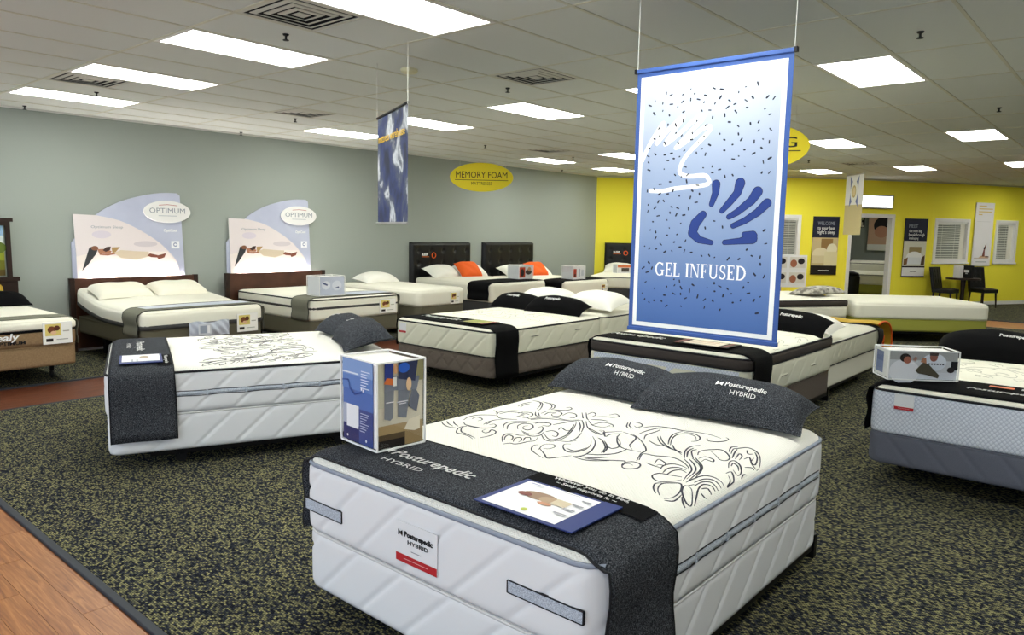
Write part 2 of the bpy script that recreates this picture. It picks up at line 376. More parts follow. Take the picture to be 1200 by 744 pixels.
for k, (y0, y1) in enumerate(((-12, -1), (1, 14), (16, 32))):       # shop front behind the camera
    mb = MB(); n = 3
    for i in range(n + 1):
        y = y0 + (y1 - y0) * i / n; mb.box(-10.25 * S, y * S - .03, .8 * S, -10.05 * S, y * S + .03, 9 * S)
    for z in (.8, 9): mb.box(-10.25 * S, y0 * S, z * S - .03, -10.05 * S, y1 * S, z * S + .03)
    wf = struct(mb.build('window_%d' % (k + 4), 'steel'))
    for i in range(n):
        a = y0 + (y1 - y0) * i / n; MB().box(-10.16 * S, a * S + .03, .85 * S, -10.14 * S, (a + (y1 - y0) / n) * S - .03, 8.95 * S).build('pane', 'acrylic', wf)
for k, (p0, p1, off) in enumerate((((V1[0], V1[1]), V2, 0), (V2, V3, 0), (V3, dA, 0), (dB, V4, 0), (V4, V5, 0))):
    m_, L = upright(p0, p1, 0); struct(MB().box(0, 0, 0, L, .1, .014).build('baseboard_back_%d' % (k + 1) if k else 'baseboard_back', 'trim', None, m_))
struct(MB().box(-10 * S, 34.86 * S - .012, 0, 50.7 * S, 34.9 * S, .1).build('baseboard_left', 'trim'))
# perimeter ceiling angle
struct(MB().box(-10 * S, 34.9 * S - .025, CEIL * S - .022, 50.7 * S, 34.9 * S, CEIL * S - .001).build('trim_1', 'trim'))
for k, (p0, p1) in enumerate(((V0, V1), (V1, V2), (V2, V3), (V3, V4), (V4, V5))):
    m_, L = upright(p0, p1, CEIL); struct(MB().box(0, -.03, 0, L, -.001, .025).build('trim_%d' % (k + 2), 'tee', None, m_))

# blinds windows of the yellow wall
for k, (a, b_, v) in enumerate(win):
    m_, L = upright(a, b_, WINZ[0] - .25); H = (WINZ[1] - WINZ[0] + .5) * S; fw = .085
    mb = MB(); mb.box(0, 0, -.1, fw, H, .025); mb.box(L - fw, 0, -.1, L, H, .025); mb.box(fw, H - fw, -.1, L - fw, H, .025); mb.box(fw, 0, -.1, L - fw, fw, .025)
    wf = struct(mb.build('window_%d' % (k + 1), 'trim', None, m_, bevel=.004))
    MB().box(-.02, -.03, 0, L + .02, .012, .05).build('window_sill', 'trim', wf, bevel=.004)
    MB().box(fw, fw, -.085, L - fw, H - fw, -.08).build('pane', 'acrylic', wf)
    MB().box(fw, H - fw - .05, -.06, L - fw, H - fw, -.005).build('blind_headrail', 'pane', wf)
    n = 20; me = None; right = L * (.80 if k == 1 else .68 if k == 2 else 1) - (fw if k == 0 else 0)
    for i in range(n):
        y = fw + .02 + (H - 2 * fw - .09) * i / (n - 1)
        mt = T(fw + .01, y, -.035) @ RX(math.radians(24))
        if me is None: me = MB().box(0, -.001, -.017, right - fw - .02, .001, .017).build('slat', 'pane', wf, mt).data
        else: link('slat', me, wf, mt)
    for x in (.25, .75): MB().box(fw + (right - fw) * x - .003, fw, -.03, fw + (right - fw) * x + .003, H - fw - .05, -.024).build('blind_cord', 'pane', wf)
    if right < L - fw - .05: MB().box(right + .005, fw, -.07, L - fw, H - fw - .05, -.055).build('side_panel', 'cream', wf)
# doorway
m_, L = upright(dA, dB, 0); df = MB(); df.box(-.09, 0, -.13, .0, 7.12 * S + .09, .02); df.box(L, 0, -.13, L + .09, 7.12 * S + .09, .02); df.box(0, 7.12 * S, -.13, L, 7.12 * S + .09, .02)
struct(df.build('door_1', 'trim', None, m_, bevel=.004))

# ------------------------------------------------------------ ceiling
GX, GY = 8.46, 11.33             # grid origin, tiles 4 ft along x, 2 ft along y
def in_room(x, y):
    if y > 34.9 or y < -14 or x < -10: return False
    for p0, p1 in ((V0, V1), (V1, V2), (V2, V3), (V3, V4), (V4, V5)):
        if p1[1] <= y <= p0[1]: return x < p0[0] + (p1[0] - p0[0]) * (y - p0[1]) / (p1[1] - p0[1])
    return False
ceiling = struct(MB().box(-10 * S, -14 * S, CEIL * S + .02, 120 * S, 50 * S, CEIL * S + .1).build('ceiling', 'tile'))
LIGHTS = [(0, 0), (0, 3), (0, 6), (0, 9), (3, -3), (3, 0), (3, 3), (3, 6), (3, 9), (7, -3), (7, 0), (7, 3), (7, 6), (7, 9), (9, 9), (11, -3), (11, 0), (11, 3), (11, 6), (0, -3), (0, -6), (3, -6), (7, -6), (-3, 0), (-3, 6), (-3, -6), (15, -3), (15, -6), (11, -6)]  # panels closing the list are out of view, added for even light
VENTS = [(9.46, 14.33), (17.46, 14.33), (17.46, 26.33), (9.46, 26.33), (33.46, 26.33), (49.46, 14.33)]
lightcell = {(i, j) for i, j in LIGHTS}; ventcell = {}
for x, y in VENTS: ventcell[(math.floor((x - GX) / 4), math.floor((y - GY) / 2))] = (x, y)
cells = []
for i in range(-5, 27):
    for j in range(-13, 12):
        x, y = GX + 4 * i + 2, GY + 2 * j + 1
        if not (in_room(x - 2, y) or in_room(x + 2, y) or in_room(x, y - 1)) or (i, j) in lightcell: continue
        p = Vector((x, y, 4.522)); d = p.dot(_f); px = 600 + 864 * p.dot(_r) / d if d > 0 else 9999; py = 372 - 864 * p.dot(_u) / d if d > 0 else -9999
        vis = d > 0 and -250 < px < 1300 and py > -90
        cells.append((0 if vis else 1, p.length, i, j))
cells.sort(); tile_me = None; rest = MB(); count = 0; half_me = None; z0 = CEIL * S
for vis, dd, i, j in cells:
    x, y = GX + 4 * i + 2, GY + 2 * j + 1
    if (i, j) in ventcell:
        vx = ventcell[(i, j)][0]; hx = x + 1 if vx < x else x - 1
        MB().box(-.299, -.299, 0, .299, .299, .016).build('ceiling_tile', 'tile', ceiling, T(hx * S, y * S, z0)); count += 1; continue
    if y + 1 > 34.9:
        pass
    if vis == 0 and count < 290:
        mt = T(x * S, y * S, z0)
        if tile_me is None: tile_me = MB().box(-.601, -.297, 0, .601, .297, .016).build('ceiling_tile', 'tile', ceiling, mt).data
        else: link('ceiling_tile', tile_me, ceiling, mt)
        count += 1
    else: rest.box(x * S - .601, y * S - .297, z0, x * S + .601, y * S + .297, z0 + .016)
if rest.v: rest.build('far_ceiling_tiles', 'tile', ceiling)['kind'] = 'stuff'
for j in range(-12, 13):
    y = GY + 2 * j
    if y > 34.9 or y < -14: continue
    xe = 50.7 + (34.9 - y) * 1.0
    for q in range(0, 400):
        if not in_room(50 + q * .25, y): xe = 50 + q * .25; break
    MB().box(-10 * S, y * S - .012, z0 - .004, xe * S, y * S + .012, z0 + .03).build('grid_runner', 'tee', ceiling)
for i in range(-4, 27):
    x = GX + 4 * i; ys = [y * .25 for y in range(-56, 140) if in_room(x, y * .25)]
    if ys: MB().box(x * S - .012, min(ys) * S, z0 - .0035, x * S + .012, max(ys) * S, z0 + .03).build('grid_cross_tee', 'tee', ceiling)

ROWN = {9: 'first', 6: 'second', 3: 'third', 0: 'fourth', -3: 'fifth', -6: 'added sixth'}
COLN = {-3: 'added unseen behind the viewer', 0: 'nearest the viewer', 3: 'second in depth', 7: 'third in depth', 9: 'fourth in depth', 11: 'near the yellow wall', 15: 'added unseen, farthest in depth'}
root = None
for i, j in LIGHTS:
    x, y = 10.46 + 4 * i, 12.33 + 2 * j
    if not in_room(x, y): continue
    t = thing('ceiling_light', 'lit fluorescent ceiling panel in %s row from grey wall, %s' % (ROWN[j], COLN[i]), 'light', ft(x, y, CEIL), 'fluorescent ceiling panels')
    if root is None:
        fr = MB(); a, b_ = .598, .296; c, d = .569, .270
        for q in ((-a, -b_, a, -d), (-a, d, a, b_), (-a, -d, -c, d), (c, -d, a, d)): fr.box(q[0], q[1], -.006, q[2], q[3], .012)
        f1 = fr.build('frame', 'trim', t).data; d1 = MB().box(-c, -d, -.002, c, d, .006).build('diffuser', 'panel', t).data; root = t
    else: link('frame', f1, t); link('diffuser', d1, t)
# unseen panels added to light the room beyond the door
for n, (x, y) in enumerate(((71, 23), (82, 16))):
    t = thing('ceiling_light', 'added ceiling panel lighting the room %s' % ('beyond the yellow doorway', 'behind the blinds windows')[n], 'light', ft(x, y, CEIL - .02), 'fluorescent ceiling panels'); link('frame', f1, t); link('diffuser', d1, t)

VN = ['nearest the viewer beside big light panel', 'in front of the big blue banner', 'above the second glowing headboard display', 'at upper left beside a light panel', 'between the memory foam sign and banner', 'near the yellow wall by small hanging banner']
vm = []
for (x, y), nm in zip(VENTS, VN):
    t = thing('air_vent', 'square louvred ceiling vent ' + nm, 'vent', ft(x, y, CEIL), 'ceiling air vents')
    if not vm:
        def ring(r0, r1, za, zb, th=.004):
            mb = MB(); n = 0
            P = [(-1, -1), (1, -1), (1, 1), (-1, 1)]
            for r, z in ((r0, za), (r1, zb), (r1, zb + th), (r0, za + th)):
                mb.v += [(p[0] * r, p[1] * r, z) for p in P]
            for a in range(4):
                for b_ in range(4):
                    mb.f.append((a * 4 + b_, a * 4 + (b_ + 1) % 4, ((a + 1) % 4) * 4 + (b_ + 1) % 4, ((a + 1) % 4) * 4 + b_))
            return mb
        vm.append(('shade_plate', MB().box(-.28, -.28, .003, .28, .28, .012).build('shade_plate', 'vent_shade', t).data))  # black plate close above the louvres, imitates the shade between them
        for a in ((.298, .266, -.003, -.004), (.236, .206, -.002, -.008), (.172, .142, -.002, -.008), (.108, .078, -.002, -.008), (.044, .004, -.006, -.008)):
            vm.append(('louvre', ring(*a).build('louvre', 'ventgrey', t).data))
    else:
        for n, me in vm: link(n, me, t)
SPR = [(10.17, 16.06, 'near the closest vent'), (10.49, 28.5, 'by the upper left vent'), (9.94, 34.3, 'at far left along the grey wall'), (18.15, 28.05, 'over the second display bed'), (19.2, 34.4, 'along grey wall above second display'), (18.25, 16.13, 'below the middle vent'), (29.7, 27.8, 'above left end of memory foam sign'), (37.3, 27.5, 'right of memory foam sign'), (44.65, 33.9, 'along grey wall near the yellow corner'), (18.64, 4.34, 'at top right of the view'), (30.76, 4.5, 'at far right below the top one'), (46.08, 16.3, 'near the small far right vent')]
sp = None
for x, y, nm in SPR:
    mt = ft(x, y, CEIL)
    if sp is None:
        mb = MB().lathe([(.024, 0), (.02, -.01), (.008, -.014), (.008, -.036), (.022, -.04), (.022, -.045)], 12); o = mb.build('sprinkler_head', 'dark', None, mt); sp = o.data
    else: o = link('sprinkler_head', sp, None, mt)
    tag(o, 'small dark sprinkler head on ceiling ' + nm, 'sprinkler', 'ceiling sprinkler heads')
tag(MB().lathe([(.075, 0), (.075, -.02), (.06, -.035), (.03, -.04)], 20).build('smoke_detector', 'detector', None, ft(14.5, 16.6, CEIL)), 'round cream smoke detector above the cloud banner', 'detector')

# ------------------------------------------------------------ bed pieces
def rr(L, W, rc, step, d=0.0):
    """rounded rectangle inset by d, CCW, with normals and run length"""
    a, b_ = L / 2 - rc, W / 2 - rc; r = max(rc - d, .004); a2, b2 = (a, b_) if d <= rc - .004 else (L / 2 - d - .004, W / 2 - d - .004)
    out = []; na = max(2, int(2 * a / step)); nb = max(2, int(2 * b_ / step)); nc = max(3, int(rc * PI / 2 / step)) if step > .03 else 7
    u = 0
    for cx, cy, a0, ex, ey, n in ((a2, -b2, -PI / 2, 0, 1, nb), (a2, b2, 0, -1, 0, na), (-a2, b2, PI / 2, 0, -1, nb), (-a2, -b2, PI, 1, 0, na)):
        for k in range(nc):
            t = a0 + PI / 2 * k / nc; out.append((cx + r * math.cos(t), cy + r * math.sin(t), math.cos(t), math.sin(t), u)); u += rc * PI / 2 / nc
        t = a0 + PI / 2; ln = 2 * (b2 if ex == 0 else a2); ln0 = 2 * (b_ if ex == 0 else a)
        for k in range(n):
            out.append((cx + r * math.cos(t) + ex * ln * k / n, cy + r * math.sin(t) + ey * ln * k / n, math.cos(t), math.sin(t), u)); u += ln0 / n
    return out
def tri(x): x = x % 1.0; return min(x, 1 - x)
def quilt(kind, u, z):
    if kind == 'diag':                       # slanted stitched channels
        d = tri((u - z * 1.1) / .27) * .27; return .010 * (1 - math.exp(-(d / .014) ** 2)) - .004
    if kind == 'diagr':
        d = tri((u + z * .9) / .22) * .22; return .011 * (1 - math.exp(-(d / .013) ** 2)) - .004
    if kind == 'chev':
        v = z / .30; d = tri((u + (.16 * tri(v)) * 1.6) / .17) * .17; return .011 * (1 - math.exp(-(d / .013) ** 2)) - .003
    if kind == 'diamond':
        d = min(tri((u + z) / .2), tri((u - z) / .2)) * .2; return .011 * (1 - math.exp(-(d / .013) ** 2)) - .003
    return 0
class Bed:
    pass
def band(B, z0, z1, mat, name, parent, kind=None, bulge=.008, grow=0, step=.013, rows=None):
    P = rr(B.L + 2 * grow, B.W + 2 * grow, B.rc + grow, step); n = len(P); rows = rows or max(3, int((z1 - z0) / step)); mb = MB()
    for k in range(rows + 1):
        t = k / rows; z = z0 + (z1 - z0) * t; e = min(1, min(t, 1 - t) * rows / 2.0)
        bl = bulge * math.sqrt(max(0, 1 - (2 * t - 1) ** 4))
        for x, y, nx, ny, u in P:
            o = bl + quilt(kind, u, z) * e; mb.v.append((x + nx * o, y + ny * o, z + B.lift(x)))
    for k in range(rows):
        for i in range(n): mb.f.append((k * n + i, k * n + (i + 1) % n, (k + 1) * n + (i + 1) % n, (k + 1) * n + i))
    mb.f.append(tuple(reversed(range(n)))); mb.f.append(tuple(range(rows * n, rows * n + n)))
    return mb.build(name, mat, parent, smooth=True, shift=(0, 0, B.base))
def piping(B, z, mat, parent, r=.007, grow=.004, step=.04, name='piping'):
    P = rr(B.L + 2 * grow, B.W + 2 * grow, B.rc + grow, step)
    return MB().tube([(x, y, z + B.lift(x)) for x, y, *_ in P], r, 6, True).build(name, mat, parent, smooth=True, shift=(0, 0, B.base))
def topz(B, x, y):
    qx, qy = abs(x) - (B.L / 2 - B.rc), abs(y) - (B.W / 2 - B.rc)
    d = B.rc - (math.hypot(max(qx, 0), max(qy, 0)) + min(max(qx, qy), 0))
    t = max(0, min(1, d / B.er)); c = max(0, min(1, d / .7))
    return B.zp + (B.h - B.cr) * math.sqrt(max(0, 1 - (1 - t) ** 2)) + B.cr * (1 - (1 - c) ** 2) + B.lift(x) + .003 * math.sin(x * 9 + y * 4) * c * math.sin(y * 7 - x * 3)
def toppanel(B, mat, parent, step=.05):
    ds = [0, .004, .012, .025, .04, .06, .085, .12, .17, .23, .3, .4, .5, .6, .7]; ds = [d for d in ds if d < B.W / 2 - .03]
    mb = MB(); n = 0
    for d in ds:
        P = rr(B.L, B.W, B.rc, step, d); n = len(P)
        for x, y, *_ in P: mb.v.append((x, y, topz(B, x, y)))
    for k in range(len(ds) - 1):
        for i in range(n): mb.f.append((k * n + i, k * n + (i + 1) % n, (k + 1) * n + (i + 1) % n, (k + 1) * n + i))
    k = (len(ds) - 1) * n; mb.v.append((0, 0, topz(B, 0, 0)))
    # last ring closed by strips across the width
    c = len(mb.v) - 1
    for i in range(n): mb.f.append((k + i, k + (i + 1) % n, c))
    return mb.build('top_panel', mat, parent, smooth=True, shift=(0, 0, B.base))
def make_bed(X, Y, deg, z, mat_label, L=6.67, W=5.05, style='plain', box=None, boxlabel=None, frame=None, h=.05, cr=.015, er=.10, side='border', top='knit', kind='diag', pipe='pipe_pale', botpipe=None, lift=None, step=.013, boxkind='diag', rc=.09, boxpipe=True, gmat='mattresses', gbox='box springs', boxname='box_spring'):
    """z = (box bottom, mattress bottom, top piping) in feet"""
    B = Bed(); B.L, B.W, B.rc = L * S, W * S, rc; B.m = ft(X, Y, 0, deg); B.zp = z[2] * S; B.zb = z[1] * S; B.zx = z[0] * S; B.h, B.cr, B.er = h, cr, er
    B.lift = lift or (lambda x: 0); B.base = B.zb
    t = B.root = thing('mattress', mat_label, 'mattress', B.m @ T(0, 0, B.zb), gmat)
    if style == 'pillowtop':
        zc = B.zp - .085
        B.side = band(B, B.zb + .004, zc - .012, side, 'side_border', t, kind, step=step)
        band(B, zc - .005, B.zp, 'gusset', 'gusset', t, None, .016, .002, .03, 6)
        piping(B, zc - .006, 'pipe_black', t, .008)
    else:
        B.side = band(B, B.zb + .004, B.zp, side, 'side_border', t, kind, step=step)
    toppanel(B, top, t)
    if pipe: piping(B, B.zp, pipe, t, .009 if style != 'foam' else .005, .006)
    if botpipe: piping(B, B.zb + .012, botpipe, t, .007)
    if box:
        b = B.box = thing(boxname, boxlabel, 'box spring' if boxname == 'box_spring' else 'bed base', B.m @ T(0, 0, B.zx), gbox); keep = B.lift; B.lift = lambda x: 0; B.base = B.zx
        g = -.004; band(B, B.zx, B.zb, box, 'side_border', b, boxkind, .003, g, step)
        if boxpipe: piping(B, B.zb - .006, 'pipe_pale' if box == 'border' else box, b, .006, g + .003)
        B.lift = keep; B.base = B.zb
    if frame:
        f = thing('steel_bedstead', frame, 'bed frame', B.m, 'metal bed frames'); a, w2, zt = B.L / 2, B.W / 2, B.zx
        for s in (-1, 1):
            mb = MB().box(-a + .25, s * (w2 - .03) - .02, zt - .035, a - .05, s * (w2 - .03) + .02, zt - .002); mb.build('side_rail', 'blackmetal', f)
            for x in (-a + .45, a - .45):
                MB().box(x - .018, s * (w2 - .12) - .018, .09, x + .018, s * (w2 - .12) + .018, zt - .03).build('leg', 'blackmetal', f)
                MB().lathe([(.0, -.012), (.036, -.012), (.04, -.006), (.04, .006), (.036, .012), (0, .012)], 14).build('caster', 'dark', f, T(x, s * (w2 - .12), .053) @ RX(PI / 2))
        for x in (-a + .45, 0, a - .45): MB().box(x - .015, -w2 + .05, zt - .05, x + .015, w2 - .05, zt - .03).build('cross_rail', 'blackmetal', f)
        for s in (-1, 1): MB().box(a + .006, s * (w2 - .06) - .045, zt - .10, a + .05, s * (w2 - .06) + .045, zt + .03).build('headboard_bracket', 'blackmetal', f, bevel=.004)
    return B
def runner(B, xa, xb, dl, dr, mat, label, stripe=None, name='bed_runner'):
    """cloth laid across the bed, hanging dl / dr metres below the top piping on +y / -y"""
    W = B.W; o = thing(name, label, 'runner', B.m @ T(0, 0, B.zp), 'runners laid across mattress feet')
    path = []
    for k in range(9): path.append((W / 2 + .030 + .008 * math.sin(k * 1.3), -dl * (1 - k / 8.0)))
    n = 44
    for k in range(n + 1):
        y = W / 2 + .012 - (W + .024) * k / n; path.append((y, None))
    for k in range(9): path.append((-W / 2 - .030 - .008 * math.sin(k * 1.1), -dr * k / 8.0))
    nx = 14; mb = MB()
    for y, dz in path:
        for i in range(nx + 1):
            x = xa + (xb - xa) * i / nx
            if dz is None:
                yy = max(-W / 2 + .01, min(W / 2 - .01, y)); xx = max(-B.L / 2 + .008, x); z = topz(B, xx, yy) + .008 - (.012 if abs(y) > W / 2 else 0); xo = x
            else:
                z = B.zp + B.lift(x) + dz; wv = min(1, -dz / .25); xo = x + .012 * wv * math.sin(i * .5); y_ = y + (.006 * math.sin(x * 16) * wv if y > 0 else -.006 * math.sin(x * 16) * wv)
                mb.v.append((xo, y_, z - B.zp)); continue
            mb.v.append((xo, y, z - B.zp))
    for j in range(len(path) - 1):
        for i in range(nx): a = j * (nx + 1) + i; mb.f.append((a, a + 1, a + nx + 2, a + nx + 1))
    ob = mb.build('cloth', mat, o, smooth=True); sm = ob.modifiers.new('thick', 'SOLIDIFY'); sm.thickness = .005; sm.offset = 1
    for xe in ((xa, xb) if stripe else ()):
        hem = MB(); idx = 0 if xe == xa else nx
        hem.tube([mb.v[j * (nx + 1) + idx] for j in range(len(path))], .0042, 5).build('hem', stripe, o, smooth=True)
    B.run = o; B.runf = lambda x, y: topz(B, x, y) + .0145 - B.zp
    return o
def pillow(name, label, mtx, L, W, H, mat, cat='pillow', group=None, pinch=.10, p=2.6, extra=None, pipe=None):
    t = thing(name, label, cat, mtx, group)
    def sf(u, v, s):
        k = (max(0, 1 - abs(u) ** p) ** .5) * (max(0, 1 - abs(v) ** p) ** .5)
        x = u * L / 2 * (1 - pinch * .5 * (1 - v * v) * abs(u) ** 3); y = v * W / 2 * (1 - pinch * (1 - u * u) * abs(v) ** 3)
        z = H * (.24 + .76 * k) + .004 * math.sin(u * 7 + v * 5) * k if s > 0 else H * .24 * (1 - k)
        return (x, y, z - .35 * H * .24 * (u * u * v * v))
    mb = MB().grid(28, 18, lambda a, b_: sf(2 * a - 1, 2 * b_ - 1, 1)); mb.grid(28, 18, lambda a, b_: sf(1 - 2 * a, 2 * b_ - 1, -1))
    c = mb.build('cover', mat, t, smooth=True)
    E_ = [sf(-1 + 2 * i / 20, -1, 1) for i in range(20)] + [sf(1, -1 + 2 * i / 14, 1) for i in range(14)] + [sf(1 - 2 * i / 20, 1, 1) for i in range(20)] + [sf(-1, 1 - 2 * i / 14, 1) for i in range(14)]
    MB().tube(E_, .0045, 5, True).build('seam', pipe or mat, t, smooth=True)
    t['H'] = H; t['L'] = L; t['W'] = W; t['p'] = p
    return t
def pz(t):
    L, W, H, p = t['L'], t['W'], t['H'], t['p']
    return lambda x, y: .006 + H * (.24 + .76 * (max(0, 1 - abs(2 * x / L) ** p) ** .5) * (max(0, 1 - abs(2 * y / W) ** p) ** .5))
EMB = '-254,743 -293,685 -316,624 -309,576|-234,723 -268,674 -293,614|-209,698 -246,653 -278,590|-262,570 -306,559 -376,497 -377,455 -385,401 -406,353|-249,557 -281,557 -345,496 -362,441 -378,385 -388,354|-366,341 -317,332 -264,342 -230,371 -227,404 -262,383 -288,387 -272,423 -239,433|-196,636 -234,579 -242,518 -229,460 -186,430 -148,446 -131,476 -156,487|-229,597 -236,535 -230,483|-170,515 -110,536 -60,535 -28,504|-161,506 -114,521|-115,654 -76,667 -75,630 -97,597 -131,596|-159,673 -97,703 -35,693 8,634 15,591|100,704 84,666 48,621|43,626 -13,553 -8,498 17,449|52,644 110,640 165,602 175,549|55,615 116,608 141,556 138,505|257,662 322,686 365,685 393,676|252,639 316,662 353,655|430,700 425,644 366,584 274,533|428,672 406,604 306,529 250,502|439,631 421,559 366,498 305,474|426,595 422,529 360,475 322,469|315,464 330,422 354,382 400,381 425,411 402,423|317,436 328,397 349,366|126,543 167,530 179,491 142,449 82,434 62,453|108,509 145,499 138,469|47,493 97,494 102,474|82,434 67,399 145,370 176,315 173,235 223,195|54,387 118,348 146,281 169,210|210,487 147,430 147,394|220,477 160,417|204,441 275,450 300,399 277,352 214,327 200,356 232,387 260,385|188,404 248,423 272,389|245,322 309,336 320,299 285,257 234,242 235,281|-169,377 -101,432 -47,440 2,390 26,319 50,272|-166,352 -103,402 -47,406 -11,356|-128,313 -81,356 -31,362 -18,317 -62,269 -111,261 -105,299 -70,323 -48,314|-140,281 -157,213 -128,183 -63,204 -17,246 -44,251|-157,255 -179,184 -142,156 -81,179|7,315 51,295 52,246 10,229 4,263|48,227 111,210 181,197 229,178|-343,217 -281,275 -231,295 -209,265 -204,226 -168,203|-316,230 -271,265 -237,273 -245,239 -285,210 -305,219|-371,187 -338,174 -332,148 -300,135 -257,130 -224,116 -171,143|-307,180 -259,212 -231,204 -258,170 -296,158|-263,156 -218,183 -201,166 -233,134|-125,159 -179,91 -173,45 -105,37 -24,57|-114,148 -156,88 -145,57 -65,57 16,81 131,144 185,184|-75,173 -40,159 -55,110 -103,83 -104,109|-7,147 32,161 8,111 28,90|195,174 123,107 30,45|229,178 135,95 39,37|365,281 267,199|381,264 282,185 255,153|357,236 408,238 375,193 310,181|125,150 38,102 -35,69|223,146 147,82 97,22 69,-57 109,-55 126,-8|246,147 182,70 197,9 263,12|267,151 299,109 307,62|-263,59 -290,67 -346,31 -381,-22 -412,-94|-322,7 -247,42 -216,11 -240,-21 -284,-21 -294,4|-309,12 -369,-69 -399,-107 -357,-134 -296,-162|-156,-50 -178,-28 -223,-57 -262,-109 -245,-143 -182,-154 -101,-125 0,-50|-223,-76 -231,-133 -155,-144|-300,-174 -259,-199 -171,-183 -64,-124 18,-48|-305,-187 -303,-239 -277,-282 -236,-325|-280,-195 -258,-252 -196,-298|-171,-237 -96,-205 -7,-123 14,-84|-163,-245 -89,-212 -11,-139|-95,-34 -139,-9 -156,48|27,28 -60,-9 -124,-17|-236,-193 -204,-243 -141,-289 -67,-295 -40,-286|-285,-228 -253,-293 -197,-367 -197,-384 -241,-403|-246,-398 -209,-388 -172,-410 -179,-451 -225,-467 -264,-442 -263,-413 -231,-397 -207,-407 -211,-434|-151,-414 -57,-375 2,-365 84,-300 159,-219 200,-157|-134,-416 -50,-383 -32,-436 4,-490 -3,-550 -51,-614 -107,-650|162,-119 100,-139 7,-203 -45,-263 -46,-316 -36,-362|194,-108 181,-159 153,-213 69,-247 14,-267 -32,-312|210,-188 293,-186 383,-211 417,-267 424,-319|304,-132 387,-170 419,-247 418,-313 444,-381 455,-456 440,-523|391,-473 356,-499 374,-537 416,-559 459,-555 471,-535|402,-339 410,-389 378,-441 319,-461 283,-445|157,-257 226,-225 315,-230 354,-227|167,-385 258,-340 339,-318 410,-326|163,-400 254,-355 337,-337 386,-366 374,-416 326,-449|241,-281 164,-343 119,-411 104,-469 75,-510|263,-283 175,-354 118,-429 106,-489|171,-408 120,-449 97,-498|149,-289 116,-352 132,-387|40,-544 131,-497 208,-483 266,-504|59,-546 142,-508 202,-503|128,-564 180,-546 237,-568 275,-607 248,-651 199,-689 153,-693 144,-667 186,-624 218,-585|69,-573 153,-519 193,-524|66,-571 38,-608 -3,-648 -55,-673 -141,-689 -225,-702|85,-573 37,-624 -7,-660 -72,-685 -155,-704|45,-566 6,-609 -47,-650 -102,-670 -188,-684|29,-550 -25,-609 -79,-647 -151,-665 -216,-683|87,-592 131,-602 123,-646 94,-659 94,-640 97,-619 51,-622|-126,-489 -64,-471 -70,-498 -91,-526 -116,-531 -119,-513 -139,-508|-141,-458 -151,-495 -151,-543|-166,-543 -116,-531 -70,-546 -61,-588 -74,-622|-195,-575 -131,-563 -91,-589 -97,-630|-213,-600 -146,-594 -111,-614 -124,-647|-184,-659 -199,-615 -214,-570 -252,-560 -286,-583 -297,-623 -254,-659 -212,-674|-419,-676 -378,-640 -331,-620 -304,-635|-424,-697 -373,-658 -313,-640 -276,-664 -257,-697 -327,-733 -390,-745 -424,-739 -442,-728|-455,-738 -429,-765 -356,-755|-220,-736 -256,-725 -266,-716 -322,-738 -379,-781 -398,-810 -373,-811 -278,-757 -256,-725|-370,-765 -419,-801 -438,-840 -409,-835|-225,-702 -169,-703 -102,-714 -83,-749 -93,-797 -129,-830|-202,-727 -141,-733 -112,-763 -127,-805 -171,-842|-238,-745 -169,-747 -141,-776 -173,-826|-281,-780 -197,-760 -169,-789 -205,-833|-242,-768 -332,-805 -399,-834|-233,-777 -205,-792 -249,-840|-354,-832 -314,-823 -318,-845 -271,-830 -276,-812 -268,-794|6,-766 42,-773 -10,-810 -74,-830 -96,-822 -40,-808 -7,-783|75,-743 141,-714 179,-720 143,-766 83,-799 41,-802 68,-768|104,-742 143,-732 125,-763 86,-786|278,-646 346,-624 381,-641|261,-665 329,-643 358,-655 402,-680 390,-724 333,-774 240,-815 183,-823|207,-697 284,-671 343,-657|205,-713 288,-693 262,-719 207,-731|363,-696 318,-723 334,-740|365,-735 301,-776 224,-799 234,-776 290,-765|234,-742 274,-749 214,-789 195,-818|148,-786 184,-808 139,-841|9,-830 79,-811 92,-824 24,-845|-65,-840 10,-801|360,-28 286,-69 274,-102|370,-38 309,-70 283,-111|382,-40 389,-81 358,-119 312,-117 328,-88|88,-65 57,-96 116,-51 155,-70 204,-97|60,-99 111,-89 159,-116|183,80 261,71 270,15 235,-18 230,9|131,64 97,-10 82,-59 139,-31 134,-5|-157,-238 -85,-204 -88,-237 -44,-245 27,-204 97,-136|337,165 369,133 386,91 426,75 460,118 418,134'
def embroider(B, mat, r=.0024, skip=1, sx=1, sy=1, ox=0, oy=0):
    mb = MB()
    for q, s in enumerate(EMB.split('|')):
        if q % skip: continue
        pts = [tuple(float(v) / 1000 for v in t.split(',')) for t in s.split()]
        if len(pts) < 2: continue
        P = [(x * sx + ox, y * sy + oy) for x, y in (spline(pts, 4) if len(pts) > 2 else pts)]
        P = [p for i, p in enumerate(P) if i == 0 or math.hypot(p[0] - P[i - 1][0], p[1] - P[i - 1][1]) > 1e-4]
        P = [p for p in P if abs(p[0]) < B.L / 2 - .02 and abs(p[1]) < B.W / 2 - .012]
        if len(P) > 1:
            n = len(P); rad = [r * (.45 + .75 * math.sin(PI * min(1, .08 + i / n))) for i in range(n)]
            mb.tube([(x, y, topz(B, x, y) + .0006) for x, y in P], rad, 5, flat=.45)
    o = mb.build('embroidery', mat, B.root, smooth=True, shift=(0, 0, B.zb)); o['kind'] = 'stuff'; return o
def sidebox(B, x0, y0, x1, y1, z0, z1, name, mat, parent=None, bevel=.003):
    return MB().box(x0, y0, z0 - B.zb, x1, y1, z1 - B.zb).build(name, mat, parent or B.root, bevel=bevel)
